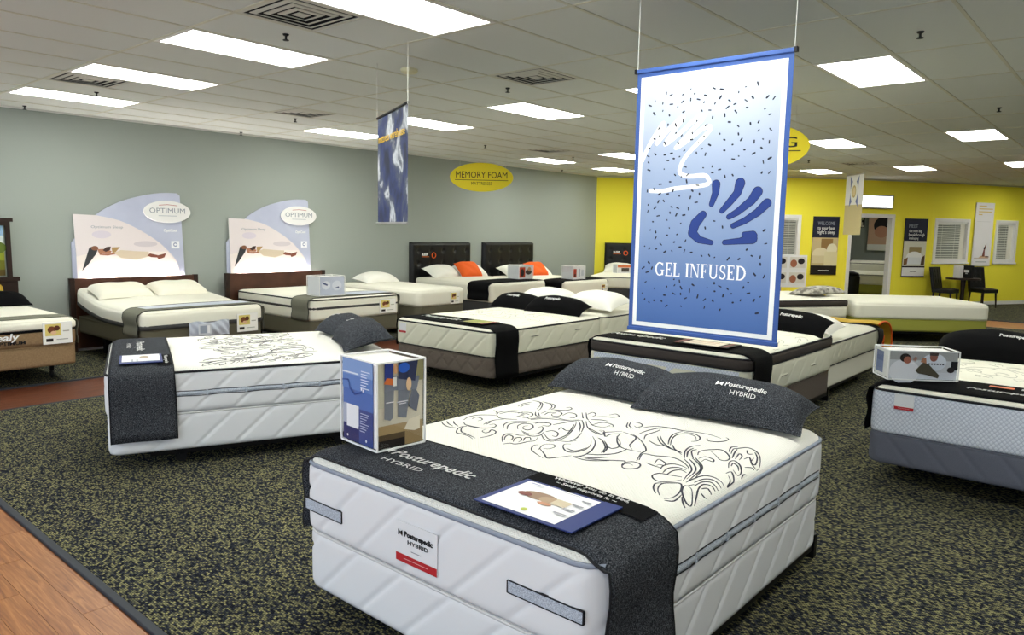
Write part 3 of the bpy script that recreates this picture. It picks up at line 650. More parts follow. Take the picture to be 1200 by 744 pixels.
def foot_m(B, y, z, off=.016):
    """frame on the foot face: x to viewer's right (-y local), y up, normal -x; local to the mattress"""
    return axes((-B.L / 2 - off, y, z - B.zb), (0, -1, 0), (0, 0, 1), (-1, 0, 0))
def side_m(B, x, z, off=.016):
    return axes((x, -B.W / 2 - off, z - B.zb), (1, 0, 0), (0, 0, 1), (0, -1, 0))
def flatm(x, y, z, a=0):  # lies on top, read from the foot
    return T(x, y, z) @ RZ(-PI / 2 + a)
def dark_runner_text(B, lines):
    for s, x, y, h, wd, bold, sh in lines:
        text(s, h, 'letter', B.run, flatm(x, y, 0), wd, bold, f=B.runf, shear=sh)
def logo_box(parent, x, y, s, mat, f=None, mtx=None):
    mb = MB(); q = s / 2
    for poly in ([(x - q, y - q), (x - q * .1, y - q * .35), (x - q * .1, y + q * .35), (x - q, y + q)], [(x + q, y + q), (x + q * .1, y + q * .35), (x + q * .1, y - q * .35), (x + q, y - q)]):
        n = len(mb.v); mb.v += [(a, b_, (f(a, b_) + .002) if f else .001) for a, b_ in poly]; mb.f.append(tuple(range(n, n + 4)))
    mb.build('emblem', mat, parent, mtx)
def acrylic_box(name, label, mtx, lx, ly, hz, front, side, group='acrylic display boxes'):
    """clear box standing on its base; front print on the -x face, side print on the -y face (local)"""
    t = thing(name, label, 'display box', mtx, group)
    mb = MB().box(0, 0, 0, lx, ly, hz); mb.build('acrylic_shell', 'acrylic', t)
    ed = MB(); e = .0035
    for x in (0, lx):
        for y in (0, ly): ed.box(x - e, y - e, 0, x + e, y + e, hz)
    for z in (0, hz):
        for y in (0, ly): ed.box(0, y - e, z - e, lx, y + e, z + e)
        for x in (0, lx): ed.box(x - e, 0, z - e, x + e, ly, z + e)
    ed.build('acrylic_edges', 'letter', t)
    MB().box(.008, .008, .006, lx - .008, ly - .008, hz - .012).build('card_insert', 'board', t)
    prints(t, front, axes((.006, ly - .008, .006), (0, -1, 0), (0, 0, 1), (-1, 0, 0)), 'front_print')
    prints(t, side, axes((.008, .006, .006), (1, 0, 0), (0, 0, 1), (0, -1, 0)), 'side_print')
    return t
def card_stand(label, mtx, w_, h_, items, back=None):
    t = thing('price_card', label, 'price card', mtx, 'price cards')
    MB().box(0, 0, 0, w_, h_, .004).build('card', 'board', t); prints(t, items, T(0, 0, .004)); return t
def foodprint(w_, h_):
    return [(rect(.02 * w_, .02 * h_, .98 * w_, .98 * h_), (244, 242, 236)), (rect(.08 * w_, .38 * h_, .62 * w_, .92 * h_), (226, 206, 120)), (ell(.30 * w_, .66 * h_, .14 * w_, .16 * h_), (120, 68, 40)), (ell(.48 * w_, .72 * h_, .10 * w_, .12 * h_), (92, 52, 34)), (ell(.36 * w_, .52 * h_, .10 * w_, .08 * h_), (232, 190, 150)),
            (rect(.10 * w_, .12 * h_, .34 * w_, .26 * h_), (40, 36, 34)), (rect(.45 * w_, .18 * h_, .85 * w_, .22 * h_), (170, 168, 160)), (rect(.68 * w_, .55 * h_, .9 * w_, .6 * h_), (176, 172, 160))]

# ------------------------------------------------------------ foreground bed
A = make_bed(9.205, 6.43, 0, (.43, 1.27, 2.25), 'white quilted mattress with swirling navy embroidery, closest to the viewer', W=5.1, box='border', boxlabel='white quilted box spring under the closest embroidered mattress', frame='black metal frame with casters under the closest bed', h=.061, cr=.02, er=.09, pipe='pipe_blue', step=.012)
embroider(A, 'navyink', .0032, sy=.94, oy=.008)
def tape(B, z0, z1):
    for s in (-1, 1):
        n = 120; yb = s * (B.W / 2 + .012)
        def fn(a, b_):
            x = -B.L / 2 + .1 + (B.L - .2) * a; pk = math.sin(a * 7 * PI)
            return (x, yb + s * (.006 * math.sin(PI * b_) + .004 * abs(pk) * math.sin(PI * b_)), z0 - B.zb + (z1 - z0) * b_ + .004 * (1 - abs(pk)) * (.5 - b_))
        MB().grid(n, 6, fn).build('side_tape', 'greytape', B.root, smooth=True)
        for zz in (z0, z1): MB().tube([(-B.L / 2 + .1 + (B.L - .2) * i / 60, yb + s * .002, zz - B.zb + .002 * math.sin(i * .7)) for i in range(61)], .003, 5).build('tape_edge', 'pipe_black', B.root, smooth=True)
        for k in range(6):
            x = -B.L / 2 + .1 + (B.L - .2) * (k + .5 + .5) / 7.0; MB().box(x - .008, yb - .008, z0 - B.zb - .001, x + .008, yb + .008, z1 - B.zb + .001).build('tape_stay', 'greytape', B.root, bevel=.002)
tape(A, .507, .543)
def handle(B, y0, y1, z0, z1):
    sidebox(B, -B.L / 2 - .017, y0, -B.L / 2 - .009, y1, z0, z1, 'handle', 'greytape')
    for zz in (z0, z1): MB().box(-B.L / 2 - .0185, y0, zz - B.zb - .0015, -B.L / 2 - .009, y1, zz - B.zb + .0015).build('handle_stitching', 'pipe_black', B.root)
    for yy in (y0, y1): MB().box(-B.L / 2 - .0185, yy - .002, z0 - B.zb, -B.L / 2 - .009, yy + .002, z1 - B.zb).build('handle_stitching', 'pipe_black', B.root)
handle(A, .485, .745, .482, .532); handle(A, -.74, -.43, .505, .548)
def foot_label(B, y, z, w_, h_, brand='Posturepedic', sub='HYBRID'):
    m_ = foot_m(B, y, z, .019); l = MB().box(-w_ / 2, -h_ / 2, -.004, w_ / 2, h_ / 2, 0).build('law_label', 'border', B.root, m_)
    it = [(rect(-w_ / 2, -h_ / 2, w_ / 2, -h_ / 2 + h_ * .2), (178, 36, 44)), (rect(-w_ * .12, -h_ * .17, w_ * .12, -h_ * .15), (120, 122, 130)), (rect(-w_ * .3, -h_ * .4, w_ * .3, -h_ * .385), (230, 180, 180))]
    prints(l, it, None)
    if brand:
        text(brand, h_ * .13, 'letter_black', l, T(w_ * .06, h_ * .22, .002), w_ * .68, .0008)
        logo_box(l, -w_ * .38, h_ * .22, w_ * .11, 'letter_black', None, T(0, 0, .002))
        if sub: text(sub, h_ * .10, 'letter_black', l, T(w_ * .05, h_ * .04, .002), w_ * .5)
foot_label(A, .022, .5225, .228, .16)
runner(A, -1.0, -.582, .32, .45, 'heather', 'charcoal heather runner with white script over the closest bed foot', 'pipe_black')
patch = MB().grid(6, 12, lambda a, b_: (-.70 + .115 * a, -.205 - .53 * b_, A.runf(-.70 + .115 * a, -.205 - .53 * b_) + .001)).build('black_patch', 'blackcloth', A.run)
dark_runner_text(A, [('Posturepedic', -.80, .19, .062, .47, .0016, .2), ('HYBRID', -.885, .28, .034, .24, 0, 0), ('Whatever you do in bed,', -.602, -.46, .024, .34, .0008, 0), ('~ Sealy supports it. ~', -.636, -.46, .022, .27, .0008, 0)])
logo_box(A.run, 0, 0, .05, 'letter', None, T(-.80, .46, A.runf(-.8, .46) + .002) @ RZ(-PI / 2))
def price_folder(B, x, y, w_, h_, label, mat='navyfolder', items=None, rot=0):
    z = B.runf(x, y) + B.zp + .004
    t = thing('price_folder', label, 'price card', B.m @ T(x, y, z) @ RZ(-PI / 2 + rot), 'price cards lying on bed runners')
    MB().box(-w_ / 2, -h_ / 2, 0, w_ / 2, h_ / 2, .003).build('folder', mat, t); MB().box(w_ / 2 - w_ * .17, -h_ / 2, .003, w_ / 2, h_ / 2, .0045).build('folder_pocket', mat, t)
    prints(t, items or [], T(0, 0, .0036)); return t
w_, h_ = .43, .30
it = [(rect(-.19, -.135, .135, .135), (240, 240, 244)), (ell(-.055, .03, .075, .035), (150, 120, 98)), (ell(.0, .02, .05, .03), (176, 148, 120)), (ell(-.115, .015, .03, .018), (120, 52, 46)), (rect(.01, -.005, .075, .05), (206, 192, 166)), (ell(.0, -.02, .03, .012), (196, 140, 110)), (ell(-.02, -.105, .012, .012), (190, 200, 90))]
it += [(rect(.085 - k * .004, .085 - k * .05, .125, .095 - k * .05), (150, 150, 158)) for k in range(4)] + [(rect(-.16, .105, -.1, .112), (150, 156, 190)), (rect(-.02, .11, .06, .114), (180, 182, 190))]
price_folder(A, -.828, -.432, w_, h_, 'blue price folder with printed sheet on the closest bed runner', items=it)
# jeans photo display box
fr = [(rect(0, 0, .24, .37), (78, 112, 182)), (rect(0, .0, .24, .075), (34, 46, 104)), (rect(0, .075, .13, .165), (170, 178, 196)), (rect(.03, .062, .125, .165), (238, 240, 244)), (rect(.13, 0, .24, .155), (58, 76, 140)), (rect(0, .235, .24, .30), (96, 132, 196)), (rect(0, .30, .24, .37), (132, 162, 212)), (rect(.0, .305, .13, .312), (226, 234, 248)),
      (ell(.04, .022, .006, .006), (244, 244, 248)), (ell(.19, .022, .006, .006), (244, 244, 248))] + [(q, (52, 78, 150)) for q in strk([(.0, .27), (.05, .275), (.06, .24), (.10, .215), (.16, .235)], .006)] + [(rect(.155, .325 - k * .012, .225 - (k % 3) * .012, .329 - k * .012), (222, 230, 246)) for k in range(7)] + [(rect(.155, .14 - k * .011, .225 - (k % 4) * .01, .143 - k * .011), (200, 210, 236)) for k in range(8)] + [(rect(.165, .245, .175, .255), (240, 240, 250)), (rect(.18, .24, .187, .252), (240, 240, 250))]
sd = [(rect(0, 0, .237, .37), (214, 206, 184)), (rect(0, 0, .237, .10), (176, 150, 104)), (rect(0, 0, .14, .035), (34, 28, 24)), (rect(0, .035, .14, .06), (98, 80, 54)), (rect(.14, .0, .237, .06), (160, 134, 92)), ([(.135, .07), (.19, .055), (.22, .06), (.22, .12), (.16, .11)], (230, 220, 196)), (rect(.0, .18, .03, .37), (196, 192, 168)), (rect(.2, .28, .237, .37), (150, 146, 104)),
      ([(.03, .13), (.06, .12), (.075, .13), (.08, .25), (.03, .26)], (112, 118, 130)), ([(.03, .25), (.105, .25), (.10, .31), (.03, .32)], (122, 128, 142)), ([(.10, .13), (.145, .12), (.165, .25), (.10, .26)], (104, 110, 124)), ([(.155, .17), (.20, .14), (.215, .21), (.18, .27)], (94, 100, 116)), ([(.09, .25), (.20, .24), (.215, .30), (.10, .31)], (116, 122, 136)),
      ([(.03, .30), (.07, .29), (.075, .37), (.03, .37)], (42, 58, 130)), ([(.10, .30), (.19, .28), (.205, .37), (.10, .37)], (36, 44, 78)), (ell(.13, .345, .03, .022), (40, 92, 190)), ([(.025, .285), (.07, .275), (.085, .30), (.04, .31)], (210, 112, 54)), (ell(.085, .345, .012, .022), (196, 150, 110)), (ell(.155, .27, .014, .03), (226, 190, 150)), (rect(.072, .27, .09, .31), (240, 238, 232)),
      (rect(.035, .20, .075, .204), (236, 236, 240)), (rect(.09, .195, .15, .20), (236, 236, 240)), (rect(.10, .187, .14, .191), (236, 236, 240))]
acrylic_box('display_box', 'clear display box with blue panel and jeans photo on closest bed', ft(6.38, 7.96, 2.475, -5), .253, .284, .382, fr, sd)
def hybrid_pillow(label, mtx, L=.80, W=.40, H=.2, tx=.02, ty=-.02, sc=1, brand=True, grp='charcoal logo pillows'):
    p = pillow('logo_pillow', label, mtx, L, W, H, 'heather', group=grp, p=2.6, pinch=.10); f = pz(p)
    if brand:
        text('Posturepedic', .036 * sc, 'letter', p, T(tx + .03, ty, 0), .21 * sc, .0012, f=f)
        text('HYBRID', .026 * sc, 'letter', p, T(tx + .03, ty - .05 * sc, 0), .13 * sc, 0, f=f)
        logo_box(p, tx - .105 * sc, ty, .036 * sc, 'letter', f)
    return p
ztA = .747 / S
hybrid_pillow('charcoal pillow with white script, left of two on closest bed', ft(12.15, 7.70, ztA + .05, -92) @ RX(math.radians(13)), .82, .33, .185, tx=.10, ty=-.055)
hybrid_pillow('charcoal pillow with white script, right of two on closest bed', ft(11.98, 5.45, ztA + .05, -85) @ RX(math.radians(13)), .90, .35, .195, tx=.12, ty=-.06)

# ------------------------------------------------------------ bed at left, turned a little
Bd = make_bed(10.23, 18.15, -22, (.45, 1.3, 2.25), 'white embroidered mattress with grey side panels, turned askew at left', W=5.05, box='border', boxlabel='white quilted box spring under the askew bed at left', frame='black metal frame with casters under the askew left bed', h=.05, pipe='pipe_black', side='border')
embroider(Bd, 'navyink', .0028, skip=1, sx=.95, sy=.88)
tape(Bd, .515, .55); foot_label(Bd, 0, .53, .22, .16)
runner(Bd, -1.0, -.60, .4, .46, 'heather', 'charcoal heather runner draped over the askew left bed', 'pipe_black')
dark_runner_text(Bd, [('Posturepedic', -.80, .15, .06, .45, .0016, .2), ('HYBRID', -.88, .2, .034, .24, 0, 0)])
MB().grid(4, 8, lambda a, b_: (-.70 + .09 * a, -.36 - .36 * b_, Bd.runf(-.70 + .09 * a, -.36 - .36 * b_) + .001)).build('black_patch', 'blackcloth', Bd.run)
dark_runner_text(Bd, [('Whatever you do', -.64, -.54, .024, .28, .001, 0), ('Sealy supports it', -.675, -.54, .02, .22, .001, 0)])
price_folder(Bd, -.80, -.50, .36, .27, 'blue edged price folder on the askew left bed runner', items=[(rect(-.165, -.12, .15, .12), (236, 236, 238)), (ell(-.05, .02, .06, .03), (170, 150, 130)), (rect(.03, -.06, .12, -.05), (160, 160, 168)), (rect(.03, -.03, .12, -.02), (160, 160, 168))])
hybrid_pillow('charcoal pillow at head of askew left bed, farther of two', Bd.m @ T(.86, .22, .76) @ RZ(-PI / 2 + .1) @ RX(math.radians(10)), .66, .36, .17, tx=-.15, sc=.8)
hybrid_pillow('charcoal pillow at head of askew left bed, nearer of two', Bd.m @ T(.84, -.36, .765) @ RZ(-PI / 2 - .1) @ RX(math.radians(14)), .70, .40, .19, tx=-.15, sc=.8)

# ------------------------------------------------------------ middle row
Cb = make_bed(21.73, 19.3, 0, (.5, 1.2, 2.1), 'cream quilted mattress with black piping and two black pillows, mid room', W=5.0, box='taupe', boxlabel='brown diamond stitched box spring under two black pillows bed', frame='black metal frame under the brown box spring mid room', h=.05, pipe='pipe_black', botpipe='pipe_black', side='border_cream', top='knit_cream', boxkind='diamond')
embroider(Cb, 'greyink', .0022, skip=2)
foot_label(Cb, .62, .56, .12, .11, None)
def side_handles(B, xs, z):
    for x in xs:
        MB().box(x - .075, -B.W / 2 - .017, z - B.zb - .014, x + .075, -B.W / 2 - .008, z - B.zb + .014).build('handle', 'border_cream', B.root, bevel=.004)
        MB().box(x - .065, -B.W / 2 - .019, z - B.zb - .003, x + .065, -B.W / 2 - .016, z - B.zb + .003).build('handle_stitching', 'darkgrey', B.root)
side_handles(Cb, (-.32, .5), .545)
runner(Cb, -.98, -.62, .3, .50, 'blackcloth', 'black runner with pale script over the mid room bed foot')
dark_runner_text(Cb, [('Posturepedic', -.80, .22, .10, .6, .003, .2)])
price_folder(Cb, -.80, -.38, .36, .27, 'black folder with yellow green print on the mid room runner', 'dark', [(rect(-.15, -.11, .11, .11), (196, 196, 120)), (rect(-.12, -.02, .08, .09), (150, 160, 80)), (rect(.12, -.13, .16, .13), (140, 40, 40)), (rect(-.12, -.08, .05, -.06), (90, 90, 70))])
def black_pillow(label, mtx, L=.75, W=.42, H=.22, tx=0.0, s='Posturepedic', grp='black logo pillows'):
    p = pillow('black_pillow', label, mtx, L, W, H, 'blackcloth', group=grp, p=2.4, pinch=.09); text(s, .042, 'letter', p, T(tx, -.055, 0), .22, .002, f=pz(p)); return p
black_pillow('black pillow with white script, left of two mid room', ft(24.3, 20.6, 2.30, -94) @ RX(math.radians(18)), .80, .30, .19)
black_pillow('black pillow with white script, right of two mid room', ft(24.1, 18.35, 2.30, -86) @ RX(math.radians(18)), .84, .31, .2)
C2 = make_bed(28.5, 19.3, 180, (.5, 1.2, 2.1), 'cream mattress with white pillows, head to head behind two black pillows', W=5.0, box='taupe', boxlabel='brown box spring under the bed with white pillows mid room', h=.05, pipe='pipe_black', side='border_cream', top='knit_cream', kind='chev', boxkind='diamond', frame='black metal frame under the white pillows bed mid room')
pillow('white_pillow', 'white pillow behind the left black pillow mid room', ft(26.1, 20.5, 2.42, -90) @ RX(math.radians(10)), .78, .52, .19, 'pillow_w', group='white pillows mid room')
pillow('white_pillow', 'white pillow behind the right black pillow mid room', ft(26.2, 17.85, 2.42, -90) @ RX(math.radians(10)), .78, .52, .2, 'pillow_w', group='white pillows mid room')

D = make_bed(21.65, 10.2, 0, (.5, 1.25, 2.35), 'pillow top mattress with dark gusset right below the blue banner', W=5.05, style='pillowtop', box='taupe', boxlabel='dark brown box spring right below the blue banner', frame='black metal frame under the bed below the banner', h=.05, pipe='pipe_black', side='border_cream', top='knit_cream', boxkind='none')
embroider(D, 'greyink', .0022, skip=2)
front = MB()
front.grid(20, 6, lambda a, b_: (-D.L / 2 - .0135, .70 - 1.4 * a, (.012 + .22 * b_))).build('foot_panel', 'knit_blue', D.root)
side_handles(D, (-.28, .45), .50)
runner(D, -.98, -.62, .3, .48, 'blackcloth', 'black runner with pale script below the blue banner')
dark_runner_text(D, [('Posturepedic', -.80, .38, .10, .55, .003, .2)])
price_folder(D, -.80, -.30, .50, .27, 'cream price sheet with dark red ends below the blue banner', 'dark', [(rect(-.17, -.11, .15, .11), (226, 212, 196)), (rect(-.24, -.13, -.20, .13), (110, 30, 34)), (rect(.18, -.13, .21, .13), (110, 30, 34)), (rect(-.12, .03, .1, .05), (190, 150, 120)), (rect(-.12, -.04, .1, -.03), (170, 150, 130))])
black_pillow('black pillow with white script showing right of blue banner', ft(24.3, 9.0, 2.53, -92) @ RX(math.radians(22)), .86, .33, .19, tx=.1)
black_pillow('black pillow mostly hidden behind the blue banner', ft(24.3, 11.6, 2.53, -90) @ RX(math.radians(22)), .80, .33, .19)
E_ = make_bed(28.45, 10.45, 180, (.5, 1.2, 1.98), 'cream mattress with black piping and golden comforter at its end', W=5.0, box='cream', boxlabel='cream box spring under the golden comforter bed', frame='black metal frame under the golden comforter bed', h=.05, pipe='pipe_black', botpipe='pipe_black', side='border_cream', top='knit_cream', kind='chev', boxkind='none')
pillow('white_pillow', 'white pillow just behind the black pillow right of banner', ft(26.0, 9.1, 2.25, -92) @ RX(math.radians(12)), .76, .5, .2, 'pillow_w', group='white pillows behind the banner')
pillow('white_pillow', 'white pillow hidden behind the blue banner', ft(26.0, 11.7, 2.25, -92) @ RX(math.radians(12)), .76, .5, .2, 'pillow_w', group='white pillows behind the banner')
runner(E_, -1.0, -.80, .35, .35, 'dark', 'dark edge cloth beneath the golden comforter')
def comforter():
    t = thing('comforter', 'golden comforter with orange edge hanging from bed foot', 'blanket', ft(31.9, 10.45, 2.0, 0))
    prof = spline([(-.20, .055), (-.05, .075), (.12, .06), (.30, .0), (.40, -.12), (.42, -.26), (.34, -.28), (.06, -.27), (.03, -.1)], 4); n = len(prof)
    def fn(a, b_):
        x, z = prof[min(n - 1, int(round(b_ * (n - 1))))]; y = -.775 + 1.55 * a; k = math.sin(a * 19) * .006
        return (x + k, y, z + k)
    MB().grid(40, n - 1, fn).build('quilt', 'yellowcloth', t, smooth=True)
    MB().tube([(x, -.778, z) for x, z in prof], .012, 6).build('edge_binding', 'orange', t, smooth=True)
comforter()

# ------------------------------------------------------------ right foreground bed
Fb = make_bed(21.23, 2.06, 0, (.5, 1.2, 2.18), 'pale blue checked mattress with black piping cut off at right edge', W=5.05, box='slate', boxlabel='slate grey wave stitched box spring at the right edge', frame='black metal frame under the bed at right edge', h=.06, cr=.02, pipe='pipe_black', side='knit_blue', top='knit_cream', kind=None, boxkind='diagr')
embroider(Fb, 'greyink', .0022, skip=2)
foot_label(Fb, .555, .60, .12, .105, None)
runner(Fb, -.99, -.60, .30, .4, 'blackcloth', 'black runner with small bright prints over the right edge bed')
dark_runner_text(Fb, [('Posturepedic', -.86, .02, .05, .42, .002, .2)])
z = Fb.runf(-.74, .1); prints(Fb.run, [(rect(-.09, -.03, .05, .03), (220, 110, 60)), (rect(.09, -.03, .21, .03), (230, 230, 226))], flatm(-.72, .03, z + .003), 'colour_tabs')
sd = [(rect(0, 0, .444, .19), (206, 210, 216)), (rect(0, .13, .444, .19), (168, 170, 170)), (rect(0, 0, .444, .05), (220, 224, 232)), (ell(.10, .05, .10, .085), (232, 234, 240)), (ell(.10, .145, .035, .03), (30, 24, 24)), (ell(.115, .13, .025, .025), (168, 104, 84)), (ell(.29, .12, .08, .06), (222, 228, 238)), (ell(.285, .155, .026, .03), (150, 90, 76)), (rect(.258, .165, .315, .185), (56, 40, 36)), ([(.17, .06), (.22, .12), (.26, .10), (.33, .03), (.32, .01), (.25, .03), (.19, .04)], (82, 76, 62)), ([(.20, .12), (.215, .15), (.235, .15), (.24, .11)], (176, 124, 96)), ([(.15, .13), (.16, .155), (.18, .15), (.17, .12)], (190, 130, 108)), (rect(.40, .07, .444, .13), (24, 24, 30)), (ell(.40, .07, .025, .02), (40, 36, 36)), (rect(.13, .105, .16, .115), (240, 240, 244))] + [(rect(.25 + k * .018, .103, .262 + k * .018, .113), (40, 44, 60)) for k in range(6)]
fr = [(rect(0, 0, .234, .188), (226, 226, 222)), (rect(.02, .02, .14, .17), (112, 126, 160)), (rect(.02, .1, .14, .17), (90, 104, 144))]
acrylic_box('display_box', 'low clear display box with lounging people photo at right', ft(17.98, 4.29, 2.42, -54.6), .46, .25, .2, fr, sd)
black_pillow('large black pillow with white script at the right edge', ft(23.6, 2.95, 2.42, -88) @ RX(math.radians(16)), .90, .40, .22, tx=.12)
black_pillow('black pillow on right edge bed nearest the frame edge', ft(23.6, .45, 2.42, -90) @ RX(math.radians(16)), .84, .40, .22)

# ------------------------------------------------------------ beds along the grey wall
def wbed(X, z, label, boxlabel, W=5.05, **k):
    return make_bed(X, 31.2, 90, z, label, L=6.45, W=W, boxlabel=boxlabel, step=.03, **k)
W0 = wbed(6.78, (.72, 1.42, 2.22), 'brown and white mattress beneath the landscape headboard at far left', 'brown box spring at the far left', box='brown', side='brown', top='knit_cream', pipe=None, kind=None, boxkind='none', frame='metal frame with chrome caster at far left', h=.05, er=.07)
band(W0, 1.98 * S, 2.22 * S, 'cream', 'top_border', W0.root, None, .012, .006, .05, 5); band(W0, 1.9 * S, 1.99 * S, 'blackcloth', 'dark_stripe', W0.root, None, .006, .008, .05, 3)
text('Sealy', .07, 'letter', W0.root, foot_m(W0, -.10, 1.80 * S, .018), .26, .002, shear=.2); text('OPTIMUM', .035, 'letter_black', W0.root, foot_m(W0, -.15, 1.6 * S, .018), .28, .001)
runner(W0, -.93, -.70, .2, .25, 'greycloth', 'olive runner across the brown mattress at far left')
l1 = lambda x: .15 * max(0, (x + .05) / 1.0) ** 1.7
W1 = wbed(13.95, (.95, 1.62, 2.22), 'white mattress raised at head below the left glowing display', 'olive grey adjustable base below the left glowing display', W=4.95, box='olivebase', side='cream', top='knit_cream', pipe=None, kind=None, boxkind='none', lift=l1, style='foam', h=.05, er=.08, gbox='adjustable bed bases', boxname='adjustable_foundation')
band(W1, 1.62 * S, 1.80 * S, 'darkgrey', 'lower_band', W1.root, None, .01, .006, .05, 4)
f = thing('bed_stand', 'dark recessed stand under the left glowing display bed', 'bed stand', W1.m)
for x in (-.7, .7):
    for y in (-.5, .5): MB().box(x - .04, y - .04, 0, x + .04, y + .04, .95 * S).build('leg', 'dark', f)
MB().box(-.75, -.55, .2, .75, .55, .95 * S - .002).build('cross_frame', 'dark', f)
runner(W1, -.94, -.55, .26, .3, 'greycloth', 'grey runner with dark hems on the left display bed', 'pipe_black')
MB().grid(6, 24, lambda a, b_: (-.86 + .24 * a, .65 - 1.3 * b_, W1.runf(-.86 + .24 * a, .65 - 1.3 * b_) + .001)).build('pale_centre', 'plastic_grey', W1.run)
W2 = wbed(21.3, (.65, 1.4, 2.32), 'white mattress with dark stripe below the right glowing display', 'olive grey base below the right glowing display', box='olivebase', side='cream', top='knit_cream', pipe='pipe_black', kind=None, boxkind='none', h=.04, er=.07, boxname='bed_foundation', gbox='bed foundations', frame='dark steel frame below the right glowing display bed')
band(W2, 1.88 * S, 2.0 * S, 'darkgrey', 'dark_stripe', W2.root, None, .006, .007, .05, 3)
runner(W2, -.95, -.55, .28, .3, 'greycloth', 'olive runner with dark hems on right display bed', 'pipe_black')
MB().grid(6, 24, lambda a, b_: (-.90 + .28 * a, .4 - 1.05 * b_, W2.runf(-.90 + .28 * a, .4 - 1.05 * b_) + .001)).build('pale_centre', 'plastic_grey', W2.run)
W3 = wbed(26.75, (.75, 1.62, 2.38), 'narrow plain white mattress with one white pillow by grey wall', 'narrow olive base under the plain white mattress', W=3.4, box='olivebase', side='cream', top='cream', pipe=None, kind=None, boxkind='none', h=.05, er=.09, boxname='bed_foundation', gbox='bed foundations', frame='dark steel frame of the narrow plain bed')
W4 = wbed(33.05, (.6, 1.5, 2.48), 'white mattress with black side runner below left black headboard', 'dark base below the left black headboard', box='darkgrey', side='cream', top='cream', pipe=None, kind=None, boxkind='none', h=.05, er=.09, boxname='bed_foundation', gbox='bed foundations', frame='dark steel frame below the left black headboard')
runner(W4, -.95, -.45, .27, .3, 'blackcloth', 'black runner below the left black headboard')
W5 = wbed(39.9, (.6, 1.5, 2.32), 'white mattress with black runner below the right black headboard', 'dark base below the right black headboard', box='darkgrey', side='cream', top='cream', pipe=None, kind=None, boxkind='none', h=.05, er=.09, boxname='bed_foundation', gbox='bed foundations', frame='dark steel frame below the right black headboard')
runner(W5, -.95, -.45, .27, .2, 'blackcloth', 'black runner below the right black headboard')
W6 = make_bed(48.8, 30.3, 24, (.6, 1.5, 2.3), 'white mattress with black piping before the yellow wall corner', L=6.4, step=.04, box='darkgrey', boxlabel='dark base before the yellow wall corner', side='cream', top='cream', pipe='pipe_black', kind=None, boxkind='none', boxname='bed_foundation', gbox='bed foundations', frame='dark steel frame before the yellow wall corner')

def foot_card(X0, X1, z0, z1, label):
    m_, L = upright((X0, 27.92), (X1, 27.92), z0); card_stand(label, m_, L, (z1 - z0) * S, foodprint(L, (z1 - z0) * S))
foot_card(8.24, 9.13, 1.47, 2.21, 'price card on foot of the far left brown bed')
foot_card(15.21, 16.12, 1.26, 2.0, 'price card on foot of the left glowing display bed')
foot_card(22.55, 23.54, 1.5, 2.17, 'price card on foot of the right glowing display bed')
foot_card(27.29, 27.97, 1.65, 2.29, 'price card on foot of the narrow plain bed')
foot_card(41.4, 42.2, 1.65, 2.1, 'small price card on foot below right black headboard')
t = thing('bagged_item', 'clear plastic bag hanging on foot of the left display bed', 'bag', ft(13.95, 27.72, 1.23))
MB().grid(24, 12, lambda a, b_: ((a - .5) * .49, -.03 * math.sin(PI * a) * math.sin(PI * b_) + .008 * math.sin(a * 31 + b_ * 9), b_ * .18 + .012 * math.sin(a * 9))).grid(24, 12, lambda a, b_: ((.5 - a) * .49, .03 * math.sin(PI * a) * math.sin(PI * b_), b_ * .18 + .012 * math.sin((1 - a) * 9))).build('bag', 'plastic_grey', t, smooth=True)
prints(t, [(rect(-.16, .03, .0, .16), (206, 210, 218)), (rect(-.14, .05, -.06, .14), (150, 158, 174)), (rect(-.05, .05, -.02, .14), (240, 240, 244))], axes((0, -.045, 0), (1, 0, 0), (0, 0, 1), (0, -1, 0)))
def small_box(X, Y, z, deg, w_, d_, h_, label, items):
    acrylic_box('display_box', label, ft(X, Y, z, deg), w_, d_, h_, [(rect(0, 0, d_ - .016, h_ - .01), (220, 222, 226))], items)
w_, h_ = .42, .27
small_box(19.4, 28.25, 2.47, 0, w_, .3, h_, 'pale display box on the right glowing display bed', [(rect(0, 0, w_ - .016, h_ - .012), (198, 204, 222)), (ell(.1, .14, .07, .06), (226, 230, 240)), (q_ := [(.05, .16), (.12, .13), (.13, .15), (.06, .18)], (70, 84, 130)), (ell(.28, .13, .08, .07), (222, 226, 238)), ([(.24, .1), (.32, .09), (.31, .12)], (90, 100, 140))])
w_, h_ = .42, .26
ph = [(rect(0, 0, w_ - .016, h_ - .012), (222, 222, 224)), (rect(.02, .03, .18, .22), (192, 70, 40)), (ell(.1, .12, .05, .07), (40, 34, 36)), (ell(.28, .13, .09, .05), (60, 54, 52)), (ell(.3, .18, .05, .04), (200, 150, 120))]
small_box(34.0, 28.9, 2.62, 0, w_, .28, h_, 'display box with red print before right black headboard', ph)
small_box(38.85, 28.4, 2.48, 0, w_, .28, h_, 'display box with red print nearest the yellow corner', [(rect(0, 0, w_ - .016, h_ - .012), (228, 228, 230)), (rect(.02, .03, .12, .2), (186, 70, 50)), (rect(.05, .05, .09, .1), (40, 40, 44)), (rect(.2, .04, .24, .2), (170, 176, 190)), (rect(.28, .06, .36, .18), (196, 200, 208))])
small_box(48.0, 30.9, 2.46, -30, .5, .25, .2, 'low display box on the bed before yellow corner', [(rect(0, 0, .484, .188), (214, 216, 220)), (rect(.1, .03, .3, .12), (50, 46, 48)), (rect(0, .13, .484, .188), (224, 120, 70))])
